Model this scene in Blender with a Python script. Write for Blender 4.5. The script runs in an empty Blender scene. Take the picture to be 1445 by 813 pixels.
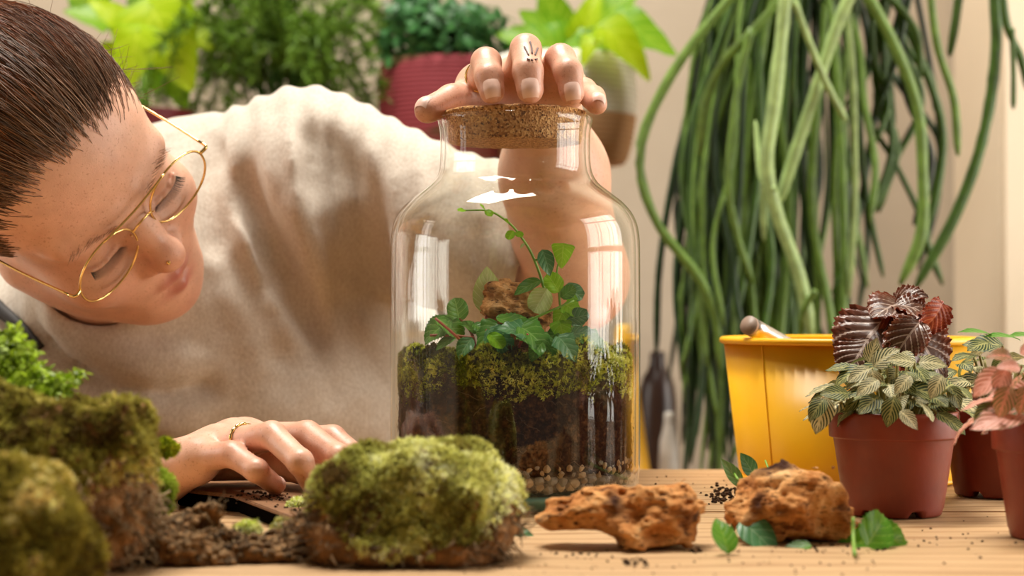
import bpy, bmesh, math, random
import numpy as np
from mathutils import Vector, Matrix

# ------------------------------------------------------------------ camera, light, exposure
SC = bpy.context.scene
COL = SC.collection
FPX, CX, CY = 2600.0, 722.5, 406.5          # focal length and centre in pixels of the 1445 x 813 frame
CAM_H = 0.128                               # lens height over the table top (table top is z = 0)
PITCH = math.atan(23.5 / FPX)
cam_data = bpy.data.cameras.new('camera')
cam = bpy.data.objects.new('camera', cam_data); COL.objects.link(cam)
cam.location = (0, 0, CAM_H); cam.rotation_euler = (math.pi / 2 + PITCH, 0, 0)
cam_data.sensor_width = 36.0; cam_data.lens = 36.0 * FPX / 1445.0
cam_data.clip_start = 0.02; cam_data.clip_end = 50
cam_data.dof.use_dof = True; cam_data.dof.focus_distance = 1.17; cam_data.dof.aperture_fstop = 6.3
cam_data.dof.aperture_blades = 9
SC.camera = cam
SC.view_settings.view_transform = 'Standard'; SC.view_settings.look = 'None'
SC.view_settings.exposure = 0.0; SC.view_settings.gamma = 1.0
SC.view_settings.use_curve_mapping = False
SC.cycles.transparent_max_bounces = 32
SC.cycles.max_bounces = 10
SC.cycles.caustics_reflective = False; SC.cycles.caustics_refractive = False

world = bpy.data.worlds.new('room_light'); SC.world = world; world.use_nodes = True
bg = world.node_tree.nodes['Background']
bg.inputs[0].default_value = (1.0, 0.91, 0.79, 1); bg.inputs[1].default_value = 0.10

def area(name, loc, target, sx, sy, power, col):
    d = bpy.data.lights.new(name, 'AREA'); d.shape = 'RECTANGLE'; d.size = sx; d.size_y = sy
    d.energy = power; d.color = col
    o = bpy.data.objects.new(name, d); COL.objects.link(o); o.location = loc
    o.rotation_euler = (Vector(target) - Vector(loc)).to_track_quat('-Z', 'Y').to_euler()
    return o
WIN_R = dict(x=1.75, y0=0.55, y1=1.95, z0=-.40, z1=1.55)
WIN_L = dict(x=-1.85, y0=1.05, y1=2.00, z0=-.40, z1=1.55)
area('daylight_window_right', (WIN_R['x'] + .05, 1.25, .575), (0, 1.25, .575), 1.95, 1.4, 70, (1.0, .95, .87))
area('daylight_window_left', (WIN_L['x'] - .05, 1.525, .575), (0, 1.525, .575), 1.95, .95, 26, (1.0, .96, .90))
area('daylight_roof_window', (-.30, 1.50, 2.30), (-.10, 1.2, 0), 1.2, .7, 98, (1.0, .95, .86))

# ------------------------------------------------------------------ helpers
rng = np.random.default_rng(7); random.seed(7)
_c, _s = math.cos(PITCH), math.sin(PITCH)
RX = np.array([[1, 0, 0], [0, _c, -_s], [0, _s, _c]])
def ray(px, py):
    return RX @ np.array([(px - CX) / FPX, 1.0, -(py - CY) / FPX])
def P(px, py, d):
    """world point seen at a pixel of the photo, at depth y = d"""
    r = ray(px, py); return np.array([0, 0, CAM_H]) + r * (d / r[1])
def PZ(px, py, z):
    """world point seen at a pixel, on the horizontal plane at height z"""
    r = ray(px, py); return np.array([0, 0, CAM_H]) + r * ((z - CAM_H) / r[2])
def nrm(v):
    v = np.asarray(v, float); return v / (np.linalg.norm(v, axis=-1, keepdims=True) + 1e-12)

def tag(o, label=None, cat=None, group=None, kind=None):
    if label: o['label'] = label
    if cat: o['category'] = cat
    if group: o['group'] = group
    if kind: o['kind'] = kind
    return o
def empty(name, loc=(0, 0, 0), rot=None):
    o = bpy.data.objects.new(name, None); COL.objects.link(o); o.location = loc
    o.empty_display_size = .02
    if rot is not None: o.rotation_euler = rot
    return o
def link(name, me, mat=None, parent=None, M=None, keep=True):
    o = bpy.data.objects.new(name, me); COL.objects.link(o)
    if mat is not None and not me.materials: me.materials.append(mat)
    if M is not None: o.matrix_basis = M
    if parent is not None:
        o.parent = parent
        if keep: o.matrix_parent_inverse = Matrix.LocRotScale(parent.location, parent.rotation_euler, None).inverted()
    return o
def mesh_np(name, V, F, smooth=True, col=None, uv=None):
    """V (n,3); F (m,k) of one polygon size, or a list of such arrays"""
    if isinstance(F, np.ndarray): F = [F]
    F = [np.asarray(f, np.int32) for f in F if len(f)]
    me = bpy.data.meshes.new(name)
    V = np.asarray(V, np.float32)
    me.vertices.add(len(V)); me.vertices.foreach_set('co', V.ravel())
    loops = np.concatenate([f.ravel() for f in F]); sizes = np.concatenate([np.full(len(f), f.shape[1], np.int32) for f in F])
    me.loops.add(len(loops)); me.loops.foreach_set('vertex_index', loops)
    me.polygons.add(len(sizes)); st = np.concatenate([[0], np.cumsum(sizes)[:-1]]).astype(np.int32)
    me.polygons.foreach_set('loop_start', st)
    me.update(calc_edges=True); me.validate()
    if smooth: me.polygons.foreach_set('use_smooth', np.ones(len(me.polygons), bool))
    if col is not None:
        a = me.color_attributes.new('col', 'FLOAT_COLOR', 'POINT')
        c = np.ones((len(V), 4), np.float32); c[:, :3] = col; a.data.foreach_set('color', c.ravel())
    if uv is not None:
        u = me.uv_layers.new(name='UVMap')
        li = np.empty(len(me.loops), np.int32); me.loops.foreach_get('vertex_index', li)
        u.data.foreach_set('uv', np.asarray(uv, np.float32)[li].ravel())
    return me
def add_attr(me, name, c):
    a = me.color_attributes.new(name, 'FLOAT_COLOR', 'POINT')
    k = np.ones((len(c), 4), np.float32); k[:, :3] = c; a.data.foreach_set('color', k.ravel())

# --- value noise
def _hash(i, j, k, seed):
    n = (i.astype(np.uint32) * np.uint32(374761393) + j.astype(np.uint32) * np.uint32(668265263) + k.astype(np.uint32) * np.uint32(2147483647 // 3) + np.uint32(seed * 974711 + 13))
    n = (n ^ (n >> np.uint32(13))) * np.uint32(1274126177); n = n ^ (n >> np.uint32(16))
    return (n & np.uint32(0xffffff)).astype(np.float32) / 0xffffff
def vnoise(p, seed=0):
    p = np.asarray(p, np.float32); f = np.floor(p); t = p - f; t = t * t * (3 - 2 * t); f = f.astype(np.int64)
    out = 0
    for a in (0, 1):
        for b in (0, 1):
            for c in (0, 1):
                w = (t[..., 0] if a else 1 - t[..., 0]) * (t[..., 1] if b else 1 - t[..., 1]) * (t[..., 2] if c else 1 - t[..., 2])
                out = out + w * _hash(f[..., 0] + a, f[..., 1] + b, f[..., 2] + c, seed)
    return out * 2 - 1
def fbm(p, oct=3, seed=0, gain=.5):
    p = np.asarray(p, np.float32); o = 0; a = 1
    for k in range(oct): o = o + a * vnoise(p * (2.03 ** k) + 17.1 * k, seed + k); a *= gain
    return o

# --- signed distance field on a grid, meshed with surface nets
def keep_main(V, Q):
    lab = np.arange(len(V))
    for _ in range(400):
        m = lab[Q].min(1); new = lab.copy()
        for k in range(Q.shape[1]): np.minimum.at(new, Q[:, k], m)
        new = new[new]
        if (new == lab).all(): break
        lab = new
    big = np.bincount(lab).argmax(); keep = lab == big; idx = np.cumsum(keep) - 1; q = Q[keep[Q[:, 0]]]
    return V[keep], idx[q]
class Field:
    def __init__(s, lo, hi, h):
        s.lo = np.array(lo, float); s.h = h
        s.n = np.ceil((np.array(hi) - s.lo) / h).astype(int) + 1
        s.a = np.full(s.n, .05, np.float32)
    def _box(s, lo, hi):
        i0 = np.clip(np.floor((np.array(lo) - s.lo) / s.h).astype(int), 0, s.n); i1 = np.clip(np.ceil((np.array(hi) - s.lo) / s.h).astype(int) + 1, 0, s.n)
        if np.any(i1 <= i0): return None, None
        ax = [(s.lo[k] + s.h * np.arange(i0[k], i1[k])).astype(np.float32) for k in range(3)]
        return (slice(i0[0], i1[0]), slice(i0[1], i1[1]), slice(i0[2], i1[2])), np.meshgrid(*ax, indexing='ij', sparse=True)
    def _op(s, sl, d, k, op):
        a = s.a[sl]
        if op == 'add':
            if k > 0:
                hh = np.maximum(k - np.abs(a - d), 0) / k; s.a[sl] = np.minimum(a, d) - hh * hh * k * .25
            else: s.a[sl] = np.minimum(a, d)
        else:
            d = -d
            if k > 0:
                hh = np.maximum(k - np.abs(a - d), 0) / k; s.a[sl] = np.maximum(a, d) + hh * hh * k * .25
            else: s.a[sl] = np.maximum(a, d)
    def cap(s, a, b, ra, rb=None, k=.01, op='add'):
        a = np.asarray(a, float); b = np.asarray(b, float); rb = ra if rb is None else rb
        m = max(ra, rb) + k + .045
        sl, (X, Y, Z) = s._box(np.minimum(a, b) - m, np.maximum(a, b) + m)
        if sl is None: return s
        ab = b - a; L2 = max(ab @ ab, 1e-12)
        t = np.clip(((X - a[0]) * ab[0] + (Y - a[1]) * ab[1] + (Z - a[2]) * ab[2]) / L2, 0, 1)
        d = np.sqrt((X - a[0] - t * ab[0]) ** 2 + (Y - a[1] - t * ab[1]) ** 2 + (Z - a[2] - t * ab[2]) ** 2) - (ra + (rb - ra) * t)
        s._op(sl, d.astype(np.float32), k, op); return s
    def chain(s, pts, rs, k=.004, op='add'):
        for i in range(len(pts) - 1): s.cap(pts[i], pts[i + 1], rs[i], rs[i + 1], k, op)
        return s
    def ell(s, c, r, R=None, k=.01, op='add'):
        c = np.asarray(c, float); r = np.asarray(r, float); R = np.eye(3) if R is None else np.asarray(R)
        m = r.max() + k + .045
        sl, g = s._box(c - m, c + m)
        if sl is None: return s
        X, Y, Z = g[0] - c[0], g[1] - c[1], g[2] - c[2]
        q = [X * R[0, i] + Y * R[1, i] + Z * R[2, i] for i in range(3)]
        k0 = np.sqrt((q[0] / r[0]) ** 2 + (q[1] / r[1]) ** 2 + (q[2] / r[2]) ** 2)
        k1 = np.sqrt((q[0] / r[0] ** 2) ** 2 + (q[1] / r[1] ** 2) ** 2 + (q[2] / r[2] ** 2) ** 2)
        d = k0 * (k0 - 1) / (k1 + 1e-6)
        s._op(sl, d.astype(np.float32), k, op); return s
    def noise(s, amp, freq, oct=3, seed=0, band=.02, aniso=(1, 1, 1)):
        idx = np.argwhere(np.abs(s.a) < band)
        if len(idx):
            p = (s.lo + idx * s.h) * freq * np.array(aniso)
            s.a[idx[:, 0], idx[:, 1], idx[:, 2]] += amp * fbm(p, oct, seed).astype(np.float32)
        return s
    def clip(s, n, c):
        """keep n.p < c"""
        sl, (X, Y, Z) = s._box(s.lo - 1, s.lo + s.n * s.h + 1)
        s.a = np.maximum(s.a, (X * n[0] + Y * n[1] + Z * n[2] - c).astype(np.float32)); return s
    def at(s, p):
        q = (np.asarray(p, float) - s.lo) / s.h; i = np.clip(np.floor(q).astype(int), 0, s.n - 2); t = np.clip(q - i, 0, 1); o = 0
        for a in (0, 1):
            for b in (0, 1):
                for c in (0, 1):
                    o = o + (t[..., 0] if a else 1 - t[..., 0]) * (t[..., 1] if b else 1 - t[..., 1]) * (t[..., 2] if c else 1 - t[..., 2]) * s.a[i[..., 0] + a, i[..., 1] + b, i[..., 2] + c]
        return o
    def hit(s, px, py, d0, d1, step=.001):
        """first surface point along the ray through a pixel"""
        ds = np.arange(d0, d1, step); r = ray(px, py); p = np.array([0, 0, CAM_H]) + r[None] * (ds / r[1])[:, None]
        v = s.at(p); k = np.argmax(v < 0)
        return p[k] if (v < 0).any() else None
    def mesh(s):
        a = s.a; ins = a < 0
        o = [(i, j, k) for i in (0, 1) for j in (0, 1) for k in (0, 1)]
        nx, ny, nz = np.array(a.shape) - 1
        cnt = np.zeros((nx, ny, nz), np.uint8)
        for i, j, k in o: cnt += ins[i:i + nx, j:j + ny, k:k + nz]
        act = (cnt > 0) & (cnt < 8); C = np.argwhere(act); n = len(C)
        vid = np.full((nx, ny, nz), -1, np.int32); vid[act] = np.arange(n, dtype=np.int32)
        val = {c: a[C[:, 0] + c[0], C[:, 1] + c[1], C[:, 2] + c[2]] for c in o}
        S = np.zeros((n, 3)); W = np.zeros(n)
        for c in o:
            for ax in range(3):
                if c[ax] == 0:
                    e = list(c); e[ax] = 1; v0, v1 = val[c], val[tuple(e)]
                    m = (v0 < 0) != (v1 < 0); t = np.where(m, v0 / np.where(m, v0 - v1, 1), 0)
                    pp = np.tile(np.array(c, float), (n, 1)); pp[:, ax] = t
                    S[m] += pp[m]; W[m] += 1
        V = s.lo + (C + S / W[:, None]) * s.h
        Q = []
        for ax in range(3):
            b, c = [(1, 2), (2, 0), (0, 1)][ax]
            sl0 = [slice(1, -1)] * 3; sl1 = [slice(1, -1)] * 3
            sl0[ax] = slice(0, -1); sl1[ax] = slice(1, None)
            d = ins[tuple(sl0)] != ins[tuple(sl1)]
            E = np.argwhere(d)
            if not len(E): continue
            off = np.ones(3, int); off[ax] = 0; E = E + off
            flip = ins[E[:, 0], E[:, 1], E[:, 2]]
            def vv(db, dc):
                e = E.copy(); e[:, b] -= db; e[:, c] -= dc; return vid[e[:, 0], e[:, 1], e[:, 2]]
            q = np.stack([vv(1, 1), vv(0, 1), vv(0, 0), vv(1, 0)], 1)
            q[~flip] = q[~flip][:, ::-1]; Q.append(q)
        Q = np.concatenate(Q); Q = Q[(Q >= 0).all(1)]
        return V, Q
def vnormals(V, Q):
    n = np.cross(V[Q[:, 2]] - V[Q[:, 0]], V[Q[:, 3 if Q.shape[1] > 3 else 1]] - V[Q[:, 1 if Q.shape[1] > 3 else 0]])
    if Q.shape[1] == 3: n = np.cross(V[Q[:, 1]] - V[Q[:, 0]], V[Q[:, 2]] - V[Q[:, 0]])
    N = np.zeros_like(V)
    for k in range(Q.shape[1]): np.add.at(N, Q[:, k], n)
    return nrm(N)
def smooth_np(V, Q, it=2, lam=.5):
    E = np.concatenate([Q[:, [k, (k + 1) % Q.shape[1]]] for k in range(Q.shape[1])])
    for _ in range(it):
        S = np.zeros_like(V); c = np.zeros(len(V))
        for a, b in ((0, 1), (1, 0)):
            for d in range(3): S[:, d] += np.bincount(E[:, a], V[E[:, b], d], len(V))
            c += np.bincount(E[:, a], minlength=len(V))
        V = V + lam * (S / np.maximum(c, 1)[:, None] - V)
    return V
def sample(V, Q, n, rg=None):
    rg = rg or rng
    T = np.concatenate([Q[:, [0, 1, 2]], Q[:, [0, 2, 3]]]) if Q.shape[1] == 4 else Q
    cr = np.cross(V[T[:, 1]] - V[T[:, 0]], V[T[:, 2]] - V[T[:, 0]]); A = np.linalg.norm(cr, axis=1)
    i = rg.choice(len(T), n, p=A / A.sum()); u, v = rg.random(n), rg.random(n); m = u + v > 1; u[m], v[m] = 1 - u[m], 1 - v[m]
    p = V[T[i, 0]] + u[:, None] * (V[T[i, 1]] - V[T[i, 0]]) + v[:, None] * (V[T[i, 2]] - V[T[i, 0]])
    return p, nrm(cr[i])
def frames(n, spin):
    n = nrm(n); r = np.where(np.abs(n[:, 2:3]) < .9, np.array([[0, 0, 1.]]), np.array([[1., 0, 0]]))
    t = nrm(np.cross(r, n)); b = np.cross(n, t)
    c, s_ = np.cos(spin)[:, None], np.sin(spin)[:, None]
    return t * c + b * s_, -t * s_ + b * c, n
def scatter(proto, pos, n, scale, spin, col=None):
    PV, PF = proto; N = len(pos); K = len(PV)
    t, b, z = frames(n, spin)
    V = pos[:, None] + scale[:, None, None] * (PV[None, :, 0:1] * t[:, None] + PV[None, :, 1:2] * b[:, None] + PV[None, :, 2:3] * z[:, None])
    F = (PF[None] + (np.arange(N) * K)[:, None, None]).reshape(-1, PF.shape[1])
    c = None if col is None else np.repeat(col, K, 0)
    return V.reshape(-1, 3), F, c
def tubes(paths, radii, sides=6, col=None, capped=True):
    """paths (N,K,3), radii (N,K)"""
    paths = np.asarray(paths, float); N, K, _ = paths.shape; radii = np.broadcast_to(radii, (N, K))
    T = np.gradient(paths, axis=1); T = nrm(T)
    ref = np.where(np.abs(T[:, :1, 2:3]) < .8, np.array([0, 0, 1.]), np.array([0, 1., 0])) * np.ones((1, K, 1))
    U = nrm(np.cross(T, ref)); W = np.cross(T, U)
    a = np.arange(sides) * 2 * np.pi / sides
    V = paths[:, :, None] + radii[:, :, None, None] * (np.cos(a)[None, None, :, None] * U[:, :, None] + np.sin(a)[None, None, :, None] * W[:, :, None])
    i = np.arange(K - 1)[:, None] * sides; j = np.arange(sides)[None]; j2 = (j + 1) % sides
    q = np.stack([i + j, i + j2, i + sides + j2, i + sides + j], -1).reshape(-1, 4)
    F = (q[None] + (np.arange(N) * K * sides)[:, None, None]).reshape(-1, 4)
    V = V.reshape(-1, 3); c = None if col is None else np.repeat(np.repeat(col, K, 0) if col.ndim == 2 else col.reshape(-1, 3), sides, 0)
    out = [F]
    if capped and sides > 2:
        e = np.arange(sides); base = np.arange(N)[:, None] * K * sides
        out.append((base + e[None, ::-1])); out.append(base + (K - 1) * sides + e[None])
    return V, out, c
def spline(pts, n):
    """Catmull-Rom through points"""
    p = np.asarray(pts, float); p = np.concatenate([[2 * p[0] - p[1]], p, [2 * p[-1] - p[-2]]])
    m = len(p) - 3; t = np.linspace(0, m - 1e-6, n); i = t.astype(int); f = (t - i)[:, None]
    a, b, c, d = p[i], p[i + 1], p[i + 2], p[i + 3]
    return .5 * (2 * b + (c - a) * f + (2 * a - 5 * b + 4 * c - d) * f ** 2 + (3 * b - a - 3 * c + d) * f ** 3)
def tube_mesh(name, pts, r0, r1=None, n=16, sides=8):
    r1 = r0 if r1 is None else r1; sp = spline(pts, n) if len(pts) > 2 else np.linspace(pts[0], pts[1], n)
    V, F, _ = tubes(sp[None], np.linspace(r0, r1, n)[None], sides); return mesh_np(name, V, F)
def lathe(prof, seg=64, closed=False):
    """profile of (r, z) about z; returns V, list of faces"""
    p = np.array(prof, float); a = np.arange(seg) * 2 * np.pi / seg; K = len(p)
    V = np.stack([p[:, 0:1] * np.cos(a), p[:, 0:1] * np.sin(a), np.broadcast_to(p[:, 1:2], (K, seg))], -1).reshape(-1, 3)
    i = np.arange(K if closed else K - 1)[:, None] * seg; i2 = ((np.arange(K if closed else K - 1) + 1) % K)[:, None] * seg
    j = np.arange(seg)[None]; j2 = (j + 1) % seg
    F = np.stack([i + j, i + j2, i2 + j2, i2 + j], -1).reshape(-1, 4)
    return V, F
def rounded(prof, it=2):
    """chaikin on an open profile, end points kept"""
    p = np.array(prof, float)
    for _ in range(it):
        q = np.empty((2 * (len(p) - 1), 2)); q[0::2] = .75 * p[:-1] + .25 * p[1:]; q[1::2] = .25 * p[:-1] + .75 * p[1:]
        p = np.concatenate([p[:1], q, p[-1:]])
    return p
def box_mesh(name, boxes, bevel=0):
    bm = bmesh.new()
    for lo, hi in boxes:
        lo, hi = np.array(lo), np.array(hi)
        r = bmesh.ops.create_cube(bm, size=1); bmesh.ops.scale(bm, vec=Vector(hi - lo), verts=r['verts']); bmesh.ops.translate(bm, vec=Vector((lo + hi) / 2), verts=r['verts'])
    if bevel: bmesh.ops.bevel(bm, geom=list(bm.edges), offset=bevel, segments=2, affect='EDGES')
    me = bpy.data.meshes.new(name); bm.to_mesh(me); bm.free(); return me

# --- materials
def lin(h):
    """sRGB 0-255 triple to linear"""
    c = np.array(h, float) / 255; return tuple(np.where(c <= .04045, c / 12.92, ((c + .055) / 1.055) ** 2.4))
class NT:
    def __init__(s, name):
        s.m = bpy.data.materials.new(name); s.m.use_nodes = True; s.t = s.m.node_tree
        s.b = s.t.nodes['Principled BSDF']; s.out = s.t.nodes['Material Output']
    def n(s, typ, **kw):
        o = s.t.nodes.new(typ)
        for k, v in kw.items():
            if k.startswith('i_'): s.put(o.inputs[k[2:]] if not k[2:].isdigit() else o.inputs[int(k[2:])], v)
            else: setattr(o, k, v)
        return o
    def put(s, sock, v):
        if hasattr(v, 'is_output') or isinstance(v, bpy.types.NodeSocket): s.t.links.new(v, sock)
        elif isinstance(v, (tuple, list)) and len(v) == 3 and sock.type == 'RGBA': sock.default_value = (*v, 1)
        else: sock.default_value = v
    def math(s, op, a, b=None, clamp=False):
        o = s.n('ShaderNodeMath', operation=op, use_clamp=clamp); s.put(o.inputs[0], a)
        if b is not None: s.put(o.inputs[1], b)
        return o.outputs[0]
    def mix(s, f, a, b, blend='MIX'):
        o = s.n('ShaderNodeMix', data_type='RGBA', blend_type=blend); s.put(o.inputs[0], f); s.put(o.inputs[6], a); s.put(o.inputs[7], b); return o.outputs[2]
    def coord(s, which='Object'): return s.n('ShaderNodeTexCoord').outputs[which]
    def scale(s, v, sc):
        o = s.n('ShaderNodeMapping'); s.put(o.inputs['Vector'], v); o.inputs['Scale'].default_value = sc; return o.outputs[0]
    def noise(s, v, sc, det=3, rough=.5, out='Fac'):
        o = s.n('ShaderNodeTexNoise'); s.put(o.inputs['Vector'], v); o.inputs['Scale'].default_value = sc; o.inputs['Detail'].default_value = det; o.inputs['Roughness'].default_value = rough; return o.outputs[out]
    def ramp(s, f, stops):
        o = s.n('ShaderNodeValToRGB'); s.put(o.inputs[0], f); e = o.color_ramp.elements
        while len(e) < len(stops): e.new(.5)
        for k, (p, c) in enumerate(stops): e[k].position = p; e[k].color = (*c, 1) if len(c) == 3 else c
        return o.outputs[0]
    def attr(s, name): return s.n('ShaderNodeAttribute', attribute_name=name).outputs['Color']
    def bump(s, h, strength=.3, dist=.002):
        o = s.n('ShaderNodeBump'); s.put(o.inputs['Height'], h); o.inputs['Strength'].default_value = strength; o.inputs['Distance'].default_value = dist
        s.t.links.new(o.outputs[0], s.b.inputs['Normal']); return o
    def set(s, **kw):
        for k, v in kw.items(): s.put(s.b.inputs[k.replace('_', ' ')], v)
        return s
    def translucent(s, col, fac):
        tr = s.n('ShaderNodeBsdfTranslucent'); s.put(tr.inputs[0], col)
        mx = s.n('ShaderNodeMixShader'); s.put(mx.inputs[0], fac)
        s.t.links.new(s.b.outputs[0], mx.inputs[1]); s.t.links.new(tr.outputs[0], mx.inputs[2]); s.t.links.new(mx.outputs[0], s.out.inputs[0])
def simple(name, col, rough=.5, var=.15, sc=40, metal=0, bump=0, bsc=200, spec=.5, coat=0, bdist=.002):
    t = NT(name); c = t.coord(); n = t.noise(c, sc, 4)
    a = tuple(x * (1 - var) for x in col); b = tuple(min(1, x * (1 + var)) for x in col)
    t.set(Base_Color=t.ramp(n, [(.3, a), (.7, b)]), Roughness=rough, Metallic=metal); t.b.inputs['Specular IOR Level'].default_value = spec; t.b.inputs['Coat Weight'].default_value = coat
    if bump: t.bump(t.noise(c, bsc, 3), bump, bdist)
    return t.m
def attr_mat(name, rough=.6, bump=0, bsc=300, transl=0, spec=.3, var=.25, sc=150):
    t = NT(name); c = t.attr('col'); n = t.noise(t.coord(), sc, 3)
    c2 = t.mix(1.0, c, t.ramp(n, [(.25, (1 - var,) * 3), (.75, (1 + var * .6,) * 3)]), 'MULTIPLY')
    t.set(Base_Color=c2, Roughness=rough); t.b.inputs['Specular IOR Level'].default_value = spec
    if bump: t.bump(t.noise(t.coord(), bsc, 3), bump)
    if transl: t.translucent(c2, transl)
    return t.m
def leaf_mat(name, base, vein, edge, rough=.42, transl=.3, nv=6, wv=.16, slope=.5, mid=.06, blotch=.25, under=None):
    """a leaf with midrib and slanting side veins in its own UV space"""
    t = NT(name); uv = t.n('ShaderNodeSeparateXYZ', i_0=t.coord('UV')); u = t.math('ABSOLUTE', t.math('SUBTRACT', t.math('MULTIPLY', uv.outputs[0], 2.0), 1.0)); v = uv.outputs[1]
    ph = t.math('FRACT', t.math('MULTIPLY', t.math('SUBTRACT', v, t.math('MULTIPLY', u, slope / 2)), float(nv)))
    side = t.math('LESS_THAN', t.math('ABSOLUTE', t.math('SUBTRACT', ph, .5)), wv)
    midr = t.math('LESS_THAN', u, mid)
    vn = t.math('MAXIMUM', side, midr)
    n = t.noise(t.coord(), 60, 3)
    bc = t.mix(n, tuple(x * (1 - blotch) for x in base), tuple(min(1, x * (1 + blotch)) for x in base))
    bc = t.mix(t.math('POWER', u, 3.0), bc, edge)
    c = t.mix(t.math('MULTIPLY', vn, .8), bc, vein)
    if under is not None: c = t.mix(t.n('ShaderNodeNewGeometry').outputs['Backfacing'], c, under)
    t.set(Base_Color=c, Roughness=rough); t.b.inputs['Specular IOR Level'].default_value = .4
    t.bump(t.math('MULTIPLY', t.math('ABSOLUTE', t.math('SUBTRACT', ph, .5)), 1.0), .25, .0012)
    t.translucent(c, transl)
    return t.m

# --- leaves
def leaf_mesh(name, shape='ovate', L=1.0, W=.5, bend=.4, fold=.15, wave=.0, serr=0, nserr=9, nv=12, nu=8, seed=0, heart=.0, rip=0, nrip=6):
    """blade lying along +y from its base at the origin, face up (+z)"""
    v = np.linspace(0, 1, nv + 1); u = np.linspace(-1, 1, nu + 1)
    if shape == 'ovate': w = np.sin(np.pi * v ** .72) ** .85
    elif shape == 'lance': w = np.sin(np.pi * v ** .8) ** 1.1
    elif shape == 'round': w = np.sqrt(np.clip(1 - (2 * v - 1) ** 2, 0, 1))
    elif shape == 'heart': w = np.clip(1 - v, 0, 1) ** .72 * (np.clip(v * 9, 0, 1) ** .5) * 1.18
    elif shape == 'ivy': w = np.interp(v, [0, .06, .2, .32, .45, .6, .7, .85, 1], [.1, .55, 1.0, .82, .62, .70, .5, .22, 0])
    w = np.maximum(w, 0.0) * W / 2
    if serr: w = w * (1 + serr * (np.abs(((v * nserr) % 1) - .5) * 2 - .5) * (v > .08) * (v < .97))
    U, Vv = np.meshgrid(u, v); X = U * w[:, None]; Y = Vv * L - heart * L * (np.abs(U) ** 1.6) * np.clip(1 - Vv * 2.2, 0, 1) ** 1.2
    Z = fold * np.abs(X)
    if rip: Z = Z + rip * L * np.sin((Vv - .3 * np.abs(U)) * nrip * 2 * np.pi) * np.abs(U)
    if wave: Z = Z + wave * L * vnoise(np.stack([X / L * 4 + seed, Y / L * 4, np.zeros_like(X)], -1), seed) * (.3 + np.abs(U))
    if abs(bend) > 1e-4:
        a = Y / L * bend; R = L / bend
        Y2 = (R - Z * 0) * np.sin(a) + Z * np.sin(a); Z2 = -(R) * (1 - np.cos(a)) + Z * np.cos(a); Y, Z = Y2, Z2
    V = np.stack([X, Y, Z], -1).reshape(-1, 3); m = nu + 1
    i = np.arange(nv)[:, None] * m + np.arange(nu)[None]; F = np.stack([i, i + 1, i + m + 1, i + m], -1).reshape(-1, 4)
    uv = np.stack([(U + 1) / 2, Vv], -1).reshape(-1, 2)
    return mesh_np(name, V, F, uv=uv)
def frame_m(base, along, up, scale=1.0):
    """matrix: +y along, +z near up"""
    y = nrm(along); z = np.asarray(up, float); z = nrm(z - y * (z @ y)); x = np.cross(y, z)
    M = Matrix.Identity(4)
    for i in range(3):
        M[i][0] = x[i] * scale; M[i][1] = y[i] * scale; M[i][2] = z[i] * scale; M[i][3] = base[i]
    return M
_variant = {}
def variant(me, mat):
    k = (me.name, mat.name)
    if k not in _variant: c_ = me.copy(); c_.materials.clear(); c_.materials.append(mat); _variant[k] = c_
    return _variant[k]
def put_leaf(me, base, along, up, scale, parent, mat=None, name='leaf'):
    if mat is not None: me = variant(me, mat)
    return link(name, me, mat, parent, frame_m(base, along, up, scale))
def px_leaf(me, b, t, d, parent, mat, toward=.8, dt=0.0, name='leaf', up=None):
    """leaf from pixel b to pixel t at depth d (tip depth d + dt); its face turned to the viewer by `toward`"""
    a = P(b[0], b[1], d); e = P(t[0], t[1], d + dt); al = e - a
    upv = np.array([0, -toward, math.sqrt(max(0, 1 - toward ** 2))]) if up is None else np.array(up, float)
    return put_leaf(me, a, al, upv, float(np.linalg.norm(al)), parent, mat, name)
# ------------------------------------------------------------------ the room
t = NT('plaster'); c = t.coord(); t.set(Base_Color=t.ramp(t.noise(c, 1.4, 5, .6), [(.3, lin((172, 156, 136))), (.7, lin((194, 180, 160)))]), Roughness=.85); t.bump(t.noise(c, 60, 4), .15, .004); PLASTER = t.m
t = NT('lit_plaster'); c = t.coord(); t.set(Base_Color=t.ramp(t.noise(c, 2, 5), [(.3, lin((226, 206, 178))), (.7, lin((240, 224, 200)))]), Roughness=.8); t.bump(t.noise(c, 70, 4), .12, .004); PALE = t.m  # plaster for the wall corner, window light on it put into the paler colour
WOODFLOOR = simple('floor_wood', lin((120, 86, 56)), .5, .2, 8)
WALL_Y = 2.62
def struct(name, me, mat): o = link(name, me, mat); tag(o, kind='structure'); return o
struct('wall_back', box_mesh('wall_back', [((-2.0, WALL_Y, -.75), (1.9, WALL_Y + .1, 2.6))]), PLASTER)
fl = struct('floor', box_mesh('floor', [((-2.0, -1.0, -.80), (1.9, WALL_Y + .1, -.772))]), WOODFLOOR)
fb = box_mesh('floor_plank', [((-.098, -1.0, -.772), (.098, WALL_Y, -.75))], .002)
for i in range(19):
    link('plank', fb, WOODFLOOR, fl, Matrix.Translation((-1.88 + .2 * i, 0, 0)))
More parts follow.
